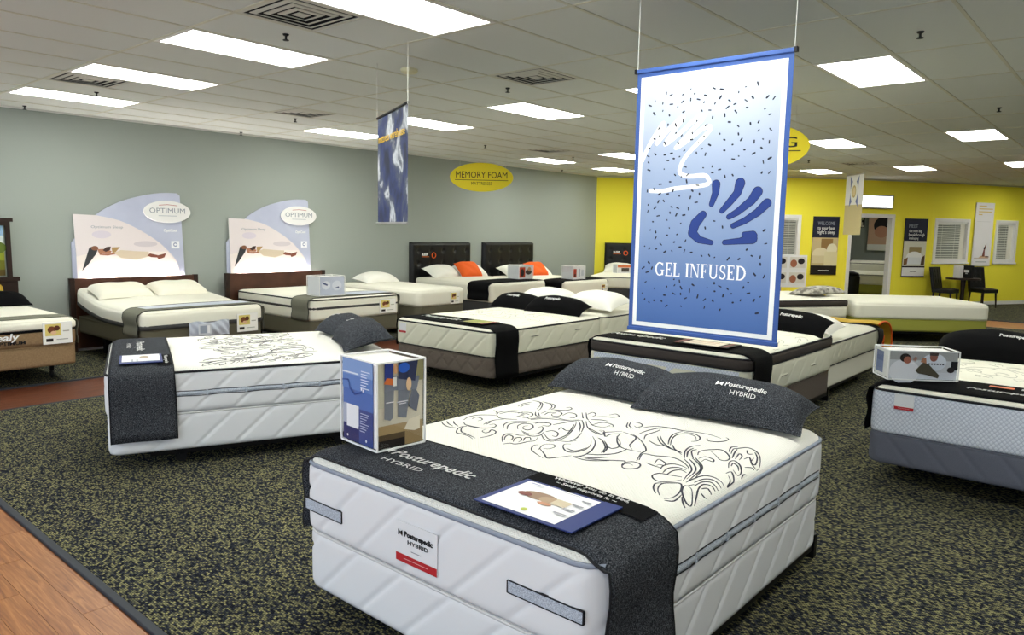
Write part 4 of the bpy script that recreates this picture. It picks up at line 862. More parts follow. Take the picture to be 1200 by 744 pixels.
# pillows along the wall
for k, (x, y) in enumerate(((12.75, 33.0), (15.15, 33.0))):
    pillow('foam_pillow', 'cream foam pillow, %s one on the raised display bed' % ('left', 'right')[k], W1.m @ T((y - 31.2) * S, -(x - 13.95) * S, .795) @ RZ(-PI / 2) @ RX(.26), .68, .44, .11, 'pillow_foam', group='cream foam pillows', p=6, pinch=.02)
pillow('white_pillow', 'white pillow on the narrow plain bed by grey wall', ft(26.65, 33.3, 2.53, 0) @ RX(.15), .72, .44, .17, 'pillow_w', group='white pillows by grey wall')
for k, (xc, o) in enumerate(((33.05, 0), (39.9, 0))):
    nm = ('left', 'right')[k]; zz = (2.62, 2.47)[k]
    pillow('white_pillow', 'white pillow at left below the %s black headboard' % nm, ft(xc - 1.0, 33.6, zz + .12, 4) @ RX(.5), .74, .42, .17, 'pillow_w', group='white pillows by black headboards')
    pillow('white_pillow', 'white pillow at right below the %s black headboard' % nm, ft(xc + 1.45, 33.6, zz + .12, -4) @ RX(.5), .74, .42, .17, 'pillow_w', group='white pillows by black headboards')
    pillow('orange_cushion', 'orange cushion below the %s black headboard' % nm, ft(xc + .75, 33.0, zz + .3, -6) @ RX(.75), .50, .40, .14, 'orange', 'cushion', 'orange cushions', pinch=.03, p=4)
pillow('white_pillow', 'white pillow before the yellow wall corner headboard', ft(50.55, 32.4, 2.52, -63) @ RX(.35), .72, .44, .18, 'pillow_w', group='white pillows by black headboards')
pillow('orange_cushion', 'orange cushion before the yellow wall corner headboard', ft(50.9, 30.4, 2.6, -63) @ RX(.6), .46, .36, .14, 'orange', 'cushion', 'orange cushions', pinch=.03, p=4)
t = pillow('dark_pillow', 'black and tan pillow at the far left bed', ft(8.1, 33.15, 2.40, -4) @ RX(.12), .75, .42, .16, 'blackcloth', group='dark pillows'); 
pillow('tan_pillow', 'tan pillow behind the black one at far left', ft(7.7, 34.15, 2.55, 2) @ RX(.9), .72, .40, .12, 'yellowcloth', group='dark pillows')

# ------------------------------------------------------------ headboards and glowing displays
HBY = 34.62
def display(X0, X1, which):
    m_ = ft(X0, HBY, 0); Lh = (X1 - X0) * S
    t = thing('wooden_headboard', 'wide dark walnut headboard of the %s glowing display bed' % which, 'headboard', m_, 'walnut headboards')
    MB().box(0, -.045, .06, Lh, .0, 3.2 * S).build('panel', 'walnut', t, bevel=.004)
    MB().box(-.004, -.05, 0, .06, .004, 3.2 * S + .006).build('post', 'espresso', t, bevel=.004); MB().box(Lh - .06, -.05, 0, Lh + .004, .004, 3.2 * S + .006).build('post', 'espresso', t, bevel=.004)
    b = thing('display_board', 'curved lilac display board with floating figure photo, %s of two' % which, 'display', ft(X0 + .35, 34.84, 3.12), 'glowing bed displays'); Wd = 4.75 * S; Hd = 3.9 * S
    U = lambda x, y: ((x - 60) / 870 * Wd, (670 - y) / 660 * Hd)
    bk = [U(40, 690), U(40, 400), U(62, 375)] + spline([U(100, 330), U(230, 195), U(400, 100), U(600, 40), U(760, 14), U(880, 12)], 5) + [U(905, 30), U(930, 690)]
    fm = axes((0, 0, 0), (1, 0, 0), (0, 0, 1), (0, -1, 0))
    MB().prism(bk, 0, .012).build('back_board', 'lilac', b, fm)
    fp = [U(75, 690), U(60, 195)] + spline([U(230, 200), U(400, 235), U(550, 300), U(700, 390), U(800, 480), U(860, 560), U(888, 690)], 5)
    fb = MB().prism(fp, .02, .03).build('front_board', 'board', b, fm)
    def poly(pts): return [U(*p) for p in pts]
    it = [(fp, (226, 216, 218)), ([U(70, 690)] + [U(68, 500)] + spline([U(200, 470), U(400, 500), U(600, 470), U(780, 470)], 4) + [U(860, 560), U(886, 690)], (236, 226, 222)), (ell(*U(260, 340), .12, .05), (214, 204, 216)), (ell(*U(600, 410), .16, .04), (208, 198, 204)),
          (poly([(105, 605), (165, 435), (200, 425), (228, 445), (215, 480), (150, 560)]), (52, 54, 58)), (ell(*U(205, 440), .045, .03), (128, 84, 64)), (poly([(225, 455), (260, 480), (330, 480), (350, 460), (360, 485), (300, 495), (240, 490)]), (158, 106, 80)), (poly([(222, 448), (268, 446), (330, 462), (320, 478), (240, 476)]), (170, 118, 92)), (poly([(262, 455), (290, 432), (325, 428), (318, 455), (285, 468)]), (66, 46, 42)), (poly([(330, 435), (395, 432), (360, 470), (335, 478)]), (170, 138, 92)),
          (poly([(345, 475), (400, 455), (520, 465), (620, 470), (625, 505), (520, 530), (400, 515)]), (206, 190, 168)), (poly([(608, 500), (630, 483), (700, 498), (765, 482), (750, 515), (700, 530), (690, 515), (640, 512)]), (124, 72, 56))]
    prints(b, it, fm @ T(0, 0, .0301), 'figure_photo')
    text('Optimum Sleep', .035, 'letter_grey', b, fm @ T(*U(300, 285), .052), .4)
    o = thing('oval_badge', 'white oval OPTIMUM badge on the %s display board' % which, 'sign', ft(X0 + .35, 34.84, 3.12) @ fm @ T(*U(787, 160), .03), 'oval badges on displays')
    MB().prism(ell(0, 0, .33, .155, 40), 0, .02).build('plate', 'board', o, bevel=.004)
    text('OPTIMUM', .075, 'letter_grey', o, T(0, .012, .021), .50)
    prints(o, [(p, (190, 110, 110)) for p in strk([(-.12, .09), (0, .102), (.14, .09)], .008)] + [(rect(-.13, -.06, .13, -.052), (180, 184, 196))], T(0, 0, .0203))
    text('OptiCool', .04, 'letter', b, fm @ T(*U(815, 305), .0135), .19, .001)
    prints(b, [(rect(U(818, 0)[0], U(0, 445)[1], U(888, 0)[0], U(0, 388)[1]), (240, 240, 246)), (ell(*U(853, 416), .03, .03), (150, 158, 190)), (ell(*U(853, 416), .018, .014), (240, 240, 246))], fm @ T(0, 0, .0125), 'emblem')
    lt = thing('display_lamp', 'bright lamp tube glowing behind the %s walnut headboard' % which, 'lamp', ft((X0 + X1) / 2, 34.70, 3.13), 'display lamps')
    MB().tube([(-.62, 0, 0), (.62, 0, 0)], .016, 10).build('tube', 'tube', lt); MB().box(-.66, -.012, -.05, .66, .012, -.016).build('lamp_base', 'trim', lt)
display(11.28, 16.83, 'left'); display(18.26, 24.03, 'right')
def tufted(X0, X1, z1, label, m_=None, logo=False):
    m_ = m_ or ft(X0, 34.8, 0); L = (X1 - X0) * S; H = z1 * S
    t = thing('tufted_headboard', label, 'headboard', m_, 'black tufted headboards')
    cols, rows = 5, 3
    bx = [(L * (i + .5) / cols, H - .16 - .24 * j) for i in range(cols) for j in range(rows)]
    def fn(a, b_):
        x, z = L * a, .25 + (H - .25) * b_; e = min(1, min(x, L - x, H - z) / .05); d = min((x - p) ** 2 + (z - q) ** 2 for p, q in bx)
        c = .02 * math.exp(-d / .0016); g = .003 * math.exp(-(min(abs(x - p) for p, q in bx) / .007) ** 2) + .003 * math.exp(-(min(abs(z - q) for p, q in bx) / .007) ** 2)
        return (x, -.07 * math.sqrt(max(0, 1 - (1 - e) ** 2)) + c + g, z)
    MB().grid(70, 56, fn).build('upholstered_panel', 'leather', t, smooth=True)
    MB().box(0, 0, .25, L, .03, H).build('back', 'dark', t)
    for x in (.1, L - .1): MB().box(x - .03, -.03, 0, x + .03, .0, .3).build('leg', 'dark', t)
    me = None
    for x, z in bx:
        mt = T(x, -.05, z) @ RX(PI / 2)
        if me is None: me = MB().lathe([(.0, -.006), (.012, -.004), (.014, 0), (.010, .004), (.0, .006)], 10).build('button', 'dark', t, mt).data
        else: link('button', me, t, mt)
    if logo:
        fm = axes((.18, -.076, H - .25), (1, 0, 0), (0, 0, 1), (0, -1, 0)); text('SLEEP', .045, 'letter', t, fm @ T(.13, .02, 0), .16, .002)
        prints(t, [(rect(.05, -.03, .24, -.018), (214, 110, 40))], fm); MB().tube([(.36 + .05 * math.cos(a * PI / 10), .05 * math.sin(a * PI / 10), .004) for a in range(20)], .009, 5, True).build('ring_emblem', 'orange', t, fm)
tufted(30.5, 35.75, 4.73, 'black tufted headboard with ring emblem, leftmost of three', None, True)
tufted(37.05, 42.4, 4.73, 'plain black tufted headboard, middle of three', None)
tufted(0, 5.3, 4.73, 'black tufted headboard with ring emblem against yellow wall', upright((51.15, 34.2), (53.3, 29.35), 0, .15)[0] @ RX(-PI / 2), True)
# landscape headboard at far left
t = thing('framed_headboard', 'dark wood headboard framing a green landscape, far left', 'headboard', ft(4.1, 34.6, 0)); L = 5.3 * S
MB().box(0, -.05, .1, L, 0, 3.3 * S).build('lower_panel', 'espresso', t, bevel=.004); MB().box(-.01, -.07, 3.2 * S, L + .02, .01, 3.2 * S + .05).build('shelf_rail', 'espresso', t, bevel=.004)
for x in (.06, L - .1): MB().box(x, -.05, 3.2 * S + .05, x + .05, 0, 5.6 * S).build('post', 'espresso', t, bevel=.003)
MB().box(.0, -.06, 5.55 * S, L - .02, .01, 5.55 * S + .045).build('top_rail', 'espresso', t, bevel=.003); MB().box(.04, -.055, 5.4 * S, L - .06, 0, 5.55 * S).build('crown', 'espresso', t)
pw, ph_ = L - .24, 1.98 * S
pb = MB().box(.12, -.02, 3.42 * S, .12 + pw, -.01, 3.42 * S + ph_).build('picture', 'board', t)
prints(pb, [(rect(0, 0, pw, ph_), (150, 186, 216)), (rect(0, ph_ * .62, pw, ph_ * .8), (206, 218, 220)), (spline([(0, ph_ * .5), (pw * .4, ph_ * .55), (pw * .7, ph_ * .5), (pw, ph_ * .58)], 4) + [(pw, 0), (0, 0)], (146, 154, 44)), ([(0, 0), (pw, 0), (pw, ph_ * .3), (pw * .5, ph_ * .38), (0, ph_ * .3)], (112, 112, 34)), (rect(0, 0, pw, ph_ * .12), (84, 70, 26)), (ell(pw * .93, ph_ * .56, .12, .08), (92, 110, 40))], axes((.12, -.021, 3.42 * S), (1, 0, 0), (0, 0, 1), (0, -1, 0)))

# ------------------------------------------------------------ far right beds
G = make_bed(40.8, 16.2, -32, (.5, 1.2, 2.15), 'white mattress with dark twin piping holding the silver pillow', style='pillowtop', step=.03, box='cream', boxlabel='cream box spring below the silver satin pillow', h=.05, pipe='pipe_black', side='cream', top='cream', kind=None, boxkind='none', frame='dark steel frame below the silver satin pillow bed')
H = make_bed(46.02, 10.56, -52, (.6, 1.25, 2.02), 'plain white thick mattress on lime green box, by the chairs', L=6.9, step=.03, box='green', boxlabel='lime green box spring by the chairs', frame='black frame under the lime green box spring', h=.06, er=.12, pipe=None, side='cream', top='cream', kind=None, boxkind='none')
pillow('satin_pillow', 'wrinkled silver satin pillow on the white twin piped bed', G.m @ T(.72, -.35, 2.15 * S + .05) @ RZ(.2) @ RX(-.1), .84, .55, .16, 'satin')

# ------------------------------------------------------------ big hanging banner
BX = 12.75; by0, by1, bz0, bz1 = 7.90, 4.86, 3.66, 8.72        # left, right, bottom, top in feet
bm, bw = upright((BX, by0), (BX, by1), bz0); bh = (bz1 - bz0) * S
t = thing('hanging_banner', 'large blue white GEL INFUSED banner with two handprints', 'banner', bm)
MB().box(0, 0, -.002, bw, bh, .0).build('border_cloth', 'blue', t)
MB().box(.028, .030, .0, bw - .028, bh - .045, .0012).build('white_margin', 'letter', t)
MB().box(.055, .055, .0012, bw - .055, bh - .065, .002).build('printed_field', 'banner', t)
for z_, nm in ((bh - .008, 'top_rail'), (.008, 'bottom_rail')):
    r_ = MB().box(-.004, z_ - .012, -.012, bw + .004, z_ + .012, .010).build(nm, 'blue', t, bevel=.004)
for x in (-.008, bw + .008): MB().box(x - .008, bh - .02, -.012, x + .008, bh + .006, .012).build('end_cap', 'dark', t)
for x in (.0, bw): MB().tube([(x, bh, 0), (x, (CEIL - bz0) * S, 0)], .0022, 6).build('hanging_wire', 'wire', t)
def bq(y, z): return ((by0 - y) * S, (z - bz0) * S)
WH = [(7.72, 6.99), (7.58, 7.28), (7.41, 7.53), (7.3, 7.67), (7.27, 7.63), (7.34, 7.47), (7.42, 7.3), (7.2, 7.52), (6.93, 7.74), (6.87, 7.74), (7.02, 7.56), (7.23, 7.28), (6.94, 7.46), (6.65, 7.68), (6.52, 7.76), (6.47, 7.7), (6.69, 7.49), (7.0, 7.2), (6.73, 7.34), (6.5, 7.5), (6.35, 7.55), (6.31, 7.5), (6.44, 7.36), (6.77, 7.05), (6.89, 6.84), (6.88, 6.72), (6.7, 6.66), (6.41, 6.67), (6.31, 6.61), (6.31, 6.51), (6.59, 6.47), (6.99, 6.44), (7.24, 6.4), (7.51, 6.41)]
BL = [[(6.15, 6.5, .075), (6.15, 6.35, .06), (6.22, 6.14, .042)], [(5.69, 6.51, .085), (5.73, 6.34, .066), (5.9, 6.14, .055), (6.01, 6.02, .042)], [(5.36, 6.35, .085), (5.46, 6.2, .07), (5.71, 6.0, .055), (5.87, 5.91, .042)], [(5.18, 6.15, .074), (5.34, 5.99, .062), (5.57, 5.84, .05), (5.78, 5.75, .042)], [(6.38, 5.95, .065), (6.53, 5.78, .088), (6.58, 5.61, .08), (6.44, 5.49, .06), (6.19, 5.44, .038)], [(5.39, 5.58, .065), (5.41, 5.53, .088), (5.64, 5.48, .05), (5.93, 5.45, .038)], [(5.4, 5.6, .06), (5.56, 5.6, .042)]]
wp = spline([bq(*p) for p in WH], 3); wpr = [(x, y, .0125) for x, y in wp]
items = [(p, (248, 248, 246)) for p in blob(wpr)]
prints(t, items, T(0, 0, .0022), 'white_hand', 2e-6)
items = []
for b_ in BL: items += [(p, (20, 28, 66)) for p in blob([(*bq(y, z), r * S + .003) for y, z, r in b_])]
prints(t, items, T(0, 0, .0022), 'hand_outline', 2e-6)
items = []
for b_ in BL: items += [(p, (36, 60, 132)) for p in blob([(*bq(y, z), r * S) for y, z, r in b_])]
prints(t, items, T(0, 0, .0026), 'blue_hand', 2e-6)
items = []; rnd = random.Random(3); placed = []
inhand = lambda x, y: any(math.hypot(x - q[0], y - q[1]) < .06 for q in ([bq(p[0], p[1]) for b_ in BL for p in b_]))
while len(placed) < 215:
    x = rnd.uniform(.09, bw - .09); y = rnd.uniform(.16, bh - .14)
    if inhand(x, y) or any(math.hypot(x - a, y - b_) < .034 for a, b_ in placed) or .335 < y < .44 and .15 < x < .78: continue
    if y > 1.38 and x < .12: continue
    placed.append((x, y)); a = rnd.uniform(0, PI); l_ = rnd.uniform(.001, .009); r_ = rnd.uniform(.003, .0052)
    items += [(p, (26, 30, 48)) for p in blob([(x - l_ * math.cos(a), y - l_ * math.sin(a), r_), (x + l_ * math.cos(a), y + l_ * math.sin(a), r_)])]
prints(t, items, T(0, 0, .0023), 'gel_specks', 2e-6)['kind'] = 'stuff'
# roman capitals drawn as stems, hairlines and serifs
def roman(ch):
    P = []; st, hl, sf = .17, .065, .05
    def R(x0, y0, x1, y1): P.append(rect(x0, y0, x1, y1))
    def stem(x, a=.0, b_=1.): R(x, a, x + st, b_); R(x - .07, a, x + st + .07, a + sf); R(x - .07, b_ - sf, x + st + .07, b_)
    def arc(cx, cy, rx, ry, a0, a1, n=14, thick=st, thin=hl):
        q = []
        for i in range(n): 
            a = a0 + (a1 - a0) * i / (n - 1); q.append((cx + rx * math.cos(a), cy + ry * math.sin(a), (thin + (thick - thin) * abs(math.cos(a))) / 2))
        for u, v in zip(q[:-1], q[1:]):
            d = math.hypot(v[0] - u[0], v[1] - u[1]); nx, ny = -(v[1] - u[1]) / d, (v[0] - u[0]) / d
            P.append([(u[0] + nx * u[2], u[1] + ny * u[2]), (u[0] - nx * u[2], u[1] - ny * u[2]), (v[0] - nx * v[2], v[1] - ny * v[2]), (v[0] + nx * v[2], v[1] + ny * v[2])])
    if ch == 'G': arc(.46, .5, .38, .47, .75, 2 * PI - .7); R(.66, .05, .66 + st, .42); R(.55, .40, .92, .40 + sf); R(.74, .72, .79, .97); w_ = .95
    elif ch == 'E': stem(.1); R(.1, 0, .66, hl); R(.1, 1 - hl, .64, 1); R(.1, .48, .5, .48 + hl); R(.62, 0, .67, .24); R(.60, .78, .65, 1); R(.46, .38, .51, .64); w_ = .74
    elif ch == 'F': stem(.1); R(.1, 1 - hl, .62, 1); R(.1, .47, .48, .47 + hl); R(.58, .78, .63, 1); R(.44, .38, .49, .64); w_ = .68
    elif ch == 'L': stem(.1); R(.1, 0, .66, hl); R(.62, 0, .67, .26); w_ = .72
    elif ch == 'I': stem(.1); w_ = .40
    elif ch == 'N': R(.13, 0, .19, 1); R(.03, 0, .29, sf); R(.0, 1 - sf, .2, 1); R(.76, 0, .82, 1); R(.66, 1 - sf, .92, 1); P.append([(.10, 1), (.29, 1), (.82, 0), (.74, 0)]); w_ = .96
    elif ch == 'U': R(.12, .3, .12 + st, 1); R(.03, 1 - sf, .38, 1); R(.72, .3, .79, 1); R(.62, 1 - sf, .89, 1); arc(.48, .34, .28, .31, PI, 2 * PI, thick=.13); w_ = .93
    elif ch == 'S': arc(.34, .74, .21, .23, .5, PI * 1.5, thick=.13); arc(.32, .26, .23, .23, PI / 2, -PI + .5, thick=.15); R(.52, .74, .57, .97); R(.05, .03, .10, .28); w_ = .66
    elif ch == 'D': stem(.1); arc(.28, .5, .52, .47, -PI / 2, PI / 2); R(.1, 0, .3, hl); R(.1, 1 - hl, .3, 1); w_ = .92
    else: w_ = .38
    return P, w_
items = []; x = 0
for ch in 'GEL INFUSED':
    P, w_ = roman(ch); items += [([(x + a, b_) for a, b_ in p], (250, 250, 250)) for p in P]; x += w_ + .05
k = 1.86 * S / x; hk = .26 * S
items = [([(a * k, b_ * hk) for a, b_ in p], c) for p, c in items]
prints(t, items, T((by0 - 7.335) * S, (4.775 - bz0) * S, .0024), 'lettering', 2e-6)

# ------------------------------------------------------------ other hanging signs
def face_cam(x, y): return axes((0, 0, 0), Vector((y, -x, 0)).normalized(), (0, 0, 1), Vector((-x, -y, 0)).normalized())
def oval(X, Y, z, rx, rz, label, wires, lines, rot=0):
    m_ = T(X * S, Y * S, z * S) @ face_cam(X, Y) @ RY(rot)
    o = thing('oval_sign', label, 'sign', m_, 'yellow oval department signs')
    MB().prism(ell(0, 0, rx, rz, 48), -.008, .008).build('plate', 'signyellow', o, bevel=.003)
    for w_x in wires:
        y0 = rz * math.sqrt(1 - (w_x / rx) ** 2); MB().tube([(w_x, y0, 0), (w_x, (CEIL - z) * S, 0)], .002, 5).build('hanging_wire', 'wire', o)
    for s, h, y, wd in lines: text(s, h, 'letter_black', o, T(0, y, .009), wd)
    MB().box(-rx * .84, -.055, .008, rx * .84, -.045, .0095).build('rule', 'letter_black', o)
d = 44.0 / 47.0
oval(31.35, 29.6, 8.58, .555, .25, 'yellow oval MEMORY FOAM MATTRESSES sign hanging by grey wall', (-.38, .42), [('MEMORY FOAM', .115, .035, .9), ('MATTRESSES', .055, -.11, .36)])
oval(25.95, 11.1, 8.72, .555, .25, 'yellow oval sign half hidden behind the blue banner', (-.4, .40), [('SPRING', .115, .035, .86), ('MATTRESSES', .055, -.11, .36)])
# cloud banner
p0, p1 = (13.5, 16.75), (12.3, 14.13); zt, zb = 8.62, 5.72
m_, L = upright(p0, p1, zb); Hh = (zt - zb) * S
t = thing('cloud_banner', 'narrow dark blue cloud banner with gold lettering', 'banner', m_)
cb = MB().grid(14, 20, lambda a, b_: (a * L, b_ * Hh, .006 * math.sin(a * 5 + 1))); cb.build('printed_cloth', 'clouds', t, smooth=True)
cb.grid(14, 20, lambda a, b_: ((1 - a) * L, b_ * Hh, -.003 + .006 * math.sin((1 - a) * 5 + 1)))
MB().tube([(0, Hh, .01), (L, Hh + .012, .0)], .010, 8).build('top_rail', 'dark', t); MB().tube([(0, 0, .015), (L, 0, 0)], .010, 8).build('bottom_rail', 'steel', t)
MB().tube([(L, Hh, 0), (L, (CEIL - zb) * S, 0)], .002, 5).build('hanging_wire', 'wire', t); MB().tube([(.0, Hh, .01), (.0, (CEIL - zb) * S, .01)], .002, 5).build('hanging_wire', 'wire', t)
text('mattress warehouse', .07, 'letter_gold', t, T(L / 2, Hh * .79, .010) , L * .9)
# small emblem banner near the yellow wall
p0, p1 = (47.0, 14.3), (45.5, 12.9); m_, L = upright(p0, p1, 5.7); Hh = 3.5 * S
t = thing('emblem_banner', 'small tan banner with blue diamond emblem hanging by doorway', 'banner', m_)
MB().box(0, 0, -.003, L, Hh, .003).build('cloth', pm('tan_cloth', (206, 190, 142), .7), t)
MB().box(0, Hh * .5, .003, L, Hh, .0045).build('white_half', 'board', t)
cx, cy = L * .5, Hh * .72
prints(t, [([(cx - .16, cy + .28), (cx, cy + .1), (cx + .16, cy + .28), (cx + .13, cy), (cx + .16, cy - .28), (cx, cy - .1), (cx - .16, cy - .28), (cx - .13, cy)], (108, 124, 176)), (ell(cx, cy, .13, .2, 30), (240, 238, 230)), (ell(cx, cy, .07, .11, 24), (196, 170, 110)), (ell(cx, cy, .05, .08), (226, 206, 160))], T(0, 0, .005), 'emblem')
MB().tube([(0, Hh, 0), (L, Hh, 0)], .012, 8).build('top_rail', 'steel', t)
for x in (.02, L - .02): MB().tube([(x, Hh, 0), (x, (CEIL - 5.7) * S, 0)], .002, 5).build('hanging_wire', 'wire', t)

# ------------------------------------------------------------ yellow wall
def poster(p0, p1, z0, z1, label, items, name='wall_poster', lines=(), back='dark'):
    m_, L = upright(p0, p1, z0, .06); Hh = (z1 - z0) * S
    t = thing(name, label, 'poster', m_, 'posters on the yellow wall'); MB().box(0, 0, 0, L, Hh, .018).build('panel', back, t)
    prints(t, [([(x * L, y * Hh) for x, y in p], c) for p, c in items], T(0, 0, .018))
    for s, h, x, y, wd, mt in lines: text(s, h, mt, t, T(x * L, y * Hh, .032), wd * L)
    return t
bed_pic = lambda a, b_, c: [(rect(0, .0, 1, .64), (196, 176, 128)), (rect(0, .36, 1, .64), a), (rect(.35, .42, .8, .62), (150, 116, 70)), (ell(.35, .35, .32, .12), (226, 214, 180)), (rect(.03, .2, .62, .33), (214, 200, 160)), (ell(.78, .44, .2, .1), (232, 224, 196)), (rect(.5, .16, 1, .4), (222, 212, 170)), (rect(0, 0, 1, .16), b_), (rect(.3, .065, .7, .08), (230, 228, 224))]
poster((59.63, 20.47), (61.12, 18.98), 2.55, 7.12, 'dark WELCOME to your best night\'s sleep poster left of doorway', bed_pic((206, 186, 140), (28, 22, 20), 0) + [(rect(0, .64, 1, 1), (26, 30, 52))], lines=[('WELCOME', .09, .5, .88, .66, 'letter_grey'), ('to your best', .085, .5, .80, .66, 'letter'), ("night's sleep", .085, .5, .73, .68, 'letter')])
poster((65.87, 15.38), (67.6, 14.13), 2.42, 7.12, 'dark bed poster between doorway and blinds window', [(rect(0, 0, 1, .64), (216, 214, 196)), (rect(.25, .42, .8, .52), (160, 140, 96)), (ell(.5, .34, .36, .10), (238, 238, 236)), (rect(.16, .22, .9, .34), (226, 228, 230)), ([(.04, .2), (.2, .22), (.22, .34), (.05, .3)], (128, 92, 60)), ([(.8, .2), (.97, .2), (.97, .38), (.84, .34)], (90, 70, 52)), (rect(0, .165, 1, .19), (24, 20, 20)), (rect(0, .02, 1, .165), (232, 230, 226)), (rect(.35, .09, .65, .105), (120, 116, 110)), (rect(0, 0, 1, .02), (24, 20, 20)), (rect(0, .62, 1, 1), (26, 30, 52))], lines=[('MEET', .085, .35, .87, .4, 'letter_grey'), ('the next big', .07, .45, .79, .56, 'letter'), ('breakthrough', .075, .52, .725, .7, 'letter'), ('in sleeping', .065, .4, .665, .42, 'letter')])
poster((72.05, 11.57), (73.9, 10.55), 3.34, 8.6, 'tall white poster with small kneeling figure between blinds windows', [(rect(0, 0, 1, 1), (236, 232, 232)), (rect(.1, .11, .9, .13), (206, 190, 176)), ([(.35, .13), (.9, .13), (.8, .16), (.45, .16)], (214, 176, 140)), ([(.52, .15), (.68, .15), (.66, .25), (.70, .29), (.72, .36), (.66, .33), (.60, .27)], (124, 70, 52)), (ell(.63, .285, .05, .018), (40, 26, 26)), ([(.56, .2), (.66, .2), (.65, .25), (.58, .25)], (110, 30, 40)), ([(.70, .14), (.92, .14), (.9, .155), (.72, .16)], (92, 58, 44)), (rect(.2, .06, .8, .07), (150, 150, 154)), (rect(.1, .70, .85, .705), (206, 204, 204))] + [(rect(.14, .94 - k * .045, (.55, .9, .85, .35)[k], .955 - k * .045), (226, 196, 120)) for k in range(4)], back='board')
# lit sign box above the doorway
m_, L = upright((61.5, 18.56), (64.65, 16.25), 7.83, .06); t = thing('lit_sign', 'glowing white sign box above the yellow wall doorway', 'sign', m_)
MB().box(0, 0, 0, L, 1.05 * S, .10).build('sign_case', 'steel', t); MB().box(.03, .03, .10, L - .03, 1.05 * S - .03, .104).build('lit_face', 'litbox', t)
prints(t, [(rect(L * .45 + k * .05, .09, L * .45 + k * .05 + .035, .12), (150, 190, 200)) for k in range(5)] + [(rect(L * .74 + k * .05, .09, L * .74 + k * .05 + .035, .12), (150, 190, 200)) for k in range(2)], T(0, 0, .105), 'small_lettering')
# brochure rack before the first window
m_, L = upright((54.1, 21.55), (56.2, 19.55), 1.75, 0); t = thing('photo_rack', 'white photo card rack standing before the left window', 'rack', m_)
MB().box(0, 0, 0, L, 2.4 * S, .02).build('panel', 'board', t); Hh = 2.4 * S
MB().box(L * .3, -1.9 * S, -.02, L * .36, .1, 0).build('post', 'steel', t); MB().box(L * .1, -1.9 * S, -.16, L * .6, -1.9 * S + .02, .12).build('foot', 'steel', t)
it = []
for r_ in range(2):
    for c_ in range(2):
        x0, y0 = L * (.04 + c_ * .5), Hh * (.06 + r_ * .48); it += [(rect(x0, y0, x0 + L * .42, y0 + Hh * .4), (222, 216, 206)), (ell(x0 + L * .1, y0 + Hh * .2, L * .09, Hh * .12), (168, 104, 76)), (ell(x0 + L * .3, y0 + Hh * .27, L * .09, Hh * .09), (40, 32, 34)), (rect(x0, y0, x0 + L * .42, y0 + Hh * .06), (236, 234, 230))]
prints(t, it, T(0, 0, .02))
# chairs and table
def chair(x, y, deg, label):
    t = thing('dining_chair', label, 'chair', ft(x, y, 0, deg), 'black parsons chairs')
    MB().grid(10, 10, lambda a, b_: (-.23 + .46 * a, -.23 + .46 * b_, .47 + .03 * (1 - (2 * a - 1) ** 4) * (1 - (2 * b_ - 1) ** 4))).build('seat_cushion', 'leather', t, smooth=True)
    MB().box(-.23, -.23, .38, .23, .23, .47).build('seat', 'leather', t, bevel=.015)
    bx = [(-.14 + .14 * i, .66 + .12 * j) for i in range(3) for j in range(3)]
    def fn(a, b_):
        yy, z = -.23 + .46 * a, .45 + .55 * b_; d = min((yy - p) ** 2 + (z - q) ** 2 for p, q in bx); return (-.15 - .10 * b_ - .016 * math.exp(-d / .0009), yy, z)
    MB().grid(24, 24, fn).grid(2, 2, lambda a, b_: (-.23 - .10 * b_, .23 - .46 * a, .45 + .55 * b_)).build('backrest_tufting', 'leather', t, smooth=True)
    mb = MB(); mb.v = [(-.235, -.23, .42), (-.155, -.23, .42), (-.155, .23, .42), (-.235, .23, .42), (-.335, -.23, 1.0), (-.255, -.23, 1.0), (-.255, .23, 1.0), (-.335, .23, 1.0)]; mb.f = [(3, 2, 1, 0), (4, 5, 6, 7), (0, 1, 5, 4), (1, 2, 6, 5), (2, 3, 7, 6), (3, 0, 4, 7)]; mb.build('backrest', 'leather', t, bevel=.02)
    for sx in (-1, 1):
        for sy in (-1, 1): MB().tube([(sx * .19, sy * .19, .40), (sx * .215, sy * .205, 0)], [.024, .015], 8).build('leg', 'espresso', t)
chair(67.6, 12.4, -100, 'black tufted chair left of the small round table')
chair(70.9, 10.3, -125, 'black tufted chair right of the small round table')
t = thing('round_table', 'small round black pedestal table between two chairs', 'table', ft(69.3, 11.5, 0))
MB().lathe([(.36, .70), (.38, .705), (.38, .735), (.36, .745)], 32).build('tabletop', 'espresso', t); MB().lathe([(.05, .02), (.045, .4), (.06, .70)], 16).build('pedestal', 'espresso', t); MB().lathe([(.24, 0), (.24, .02), (.06, .05)], 24).build('base', 'espresso', t)
tag(MB().box(-.06, -.09, 0, .06, .09, .30).build('brochure_box', 'board', None, ft(69.0, 11.85, 0, -30) @ T(0, 0, .745), bevel=.004), 'white brochure holder on the small round table', 'box')
t = thing('card_display', 'black card display with white print on round table', 'display', ft(69.2, 11.2, 0, -30) @ T(0, 0, .745)); MB().box(-.05, -.12, 0, .05, .12, .31).build('case', 'dark', t, bevel=.015)
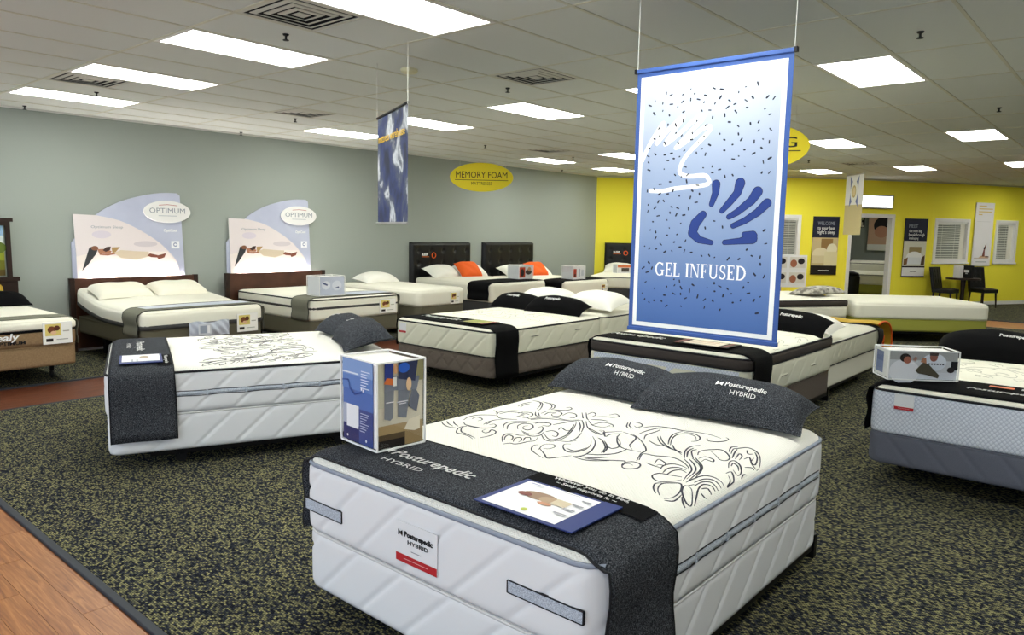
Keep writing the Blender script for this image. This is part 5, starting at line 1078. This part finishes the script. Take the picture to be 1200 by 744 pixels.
prints(t, [(rect(-.07, .14, .07, .2), (230, 230, 230)), (rect(-.03, .1, .03, .13), (180, 180, 180))], axes((-.051, 0, 0), (0, -1, 0), (0, 0, 1), (-1, 0, 0)))
# room beyond the doorway
O1 = make_bed(73.3, 18.9, 15, (.6, 1.4, 2.25), 'white mattress seen through the doorway with black square', step=.06, box='green', boxlabel='pale green box spring through the doorway', frame='dark frame of the near bed through the doorway', side='cream', top='cream', pipe='pipe_black', kind=None, boxkind='none')
O2 = make_bed(81.2, 21.2, 15, (.6, 1.8, 3.0), 'farther white mattress seen through the doorway', step=.06, box='cream', boxlabel='cream box spring farther through the doorway', frame='dark frame of the far bed through the doorway', side='cream', top='cream', pipe='pipe_black', kind=None, boxkind='none')
t = thing('waste_bin', 'dark rounded bin just inside the doorway', 'bin', ft(68.6, 20.0, 0)); MB().lathe([(.20, 0), (.23, .1), (.24, .62), (.22, .68)], 20).build('body', 'dark', t, smooth=True); MB().lathe([(.23, .68), (.2, .74), (.08, .78)], 20).build('lid', 'blackmetal', t, smooth=True)
m_, L = upright((89.0, 24.4), (89.9, 21.0), 4.1, .12); t = thing('wall_picture', 'dark portrait poster on grey wall through the doorway', 'poster', m_); Hh = 4.6 * S
MB().box(0, 0, 0, L, Hh, .02).build('panel', 'board', t); prints(t, [([(x * L, y * Hh) for x, y in p], c) for p, c in [(rect(0, .15, 1, .9), (214, 176, 150)), (ell(.55, .6, .4, .25), (34, 26, 28)), (ell(.38, .45, .2, .14), (206, 150, 124)), (rect(0, .9, 1, 1), (44, 60, 96)), (rect(0, 0, 1, .15), (240, 238, 234))]], T(0, 0, .02))
m_, L = upright((88.4, 26.7), (88.9, 24.8), 6.6, .12); t = thing('wall_picture', 'small leafy green white picture through the doorway', 'picture', m_); MB().box(0, 0, 0, L, 1.5 * S, .02).build('panel', 'dark', t)
rnd = random.Random(5); prints(t, [(ell(rnd.uniform(.05, L - .05), rnd.uniform(.04, 1.4 * S), .05, .035, 10), ((206, 206, 180), (150, 160, 110), (226, 222, 206))[k % 3]) for k in range(36)], T(0, 0, .02))
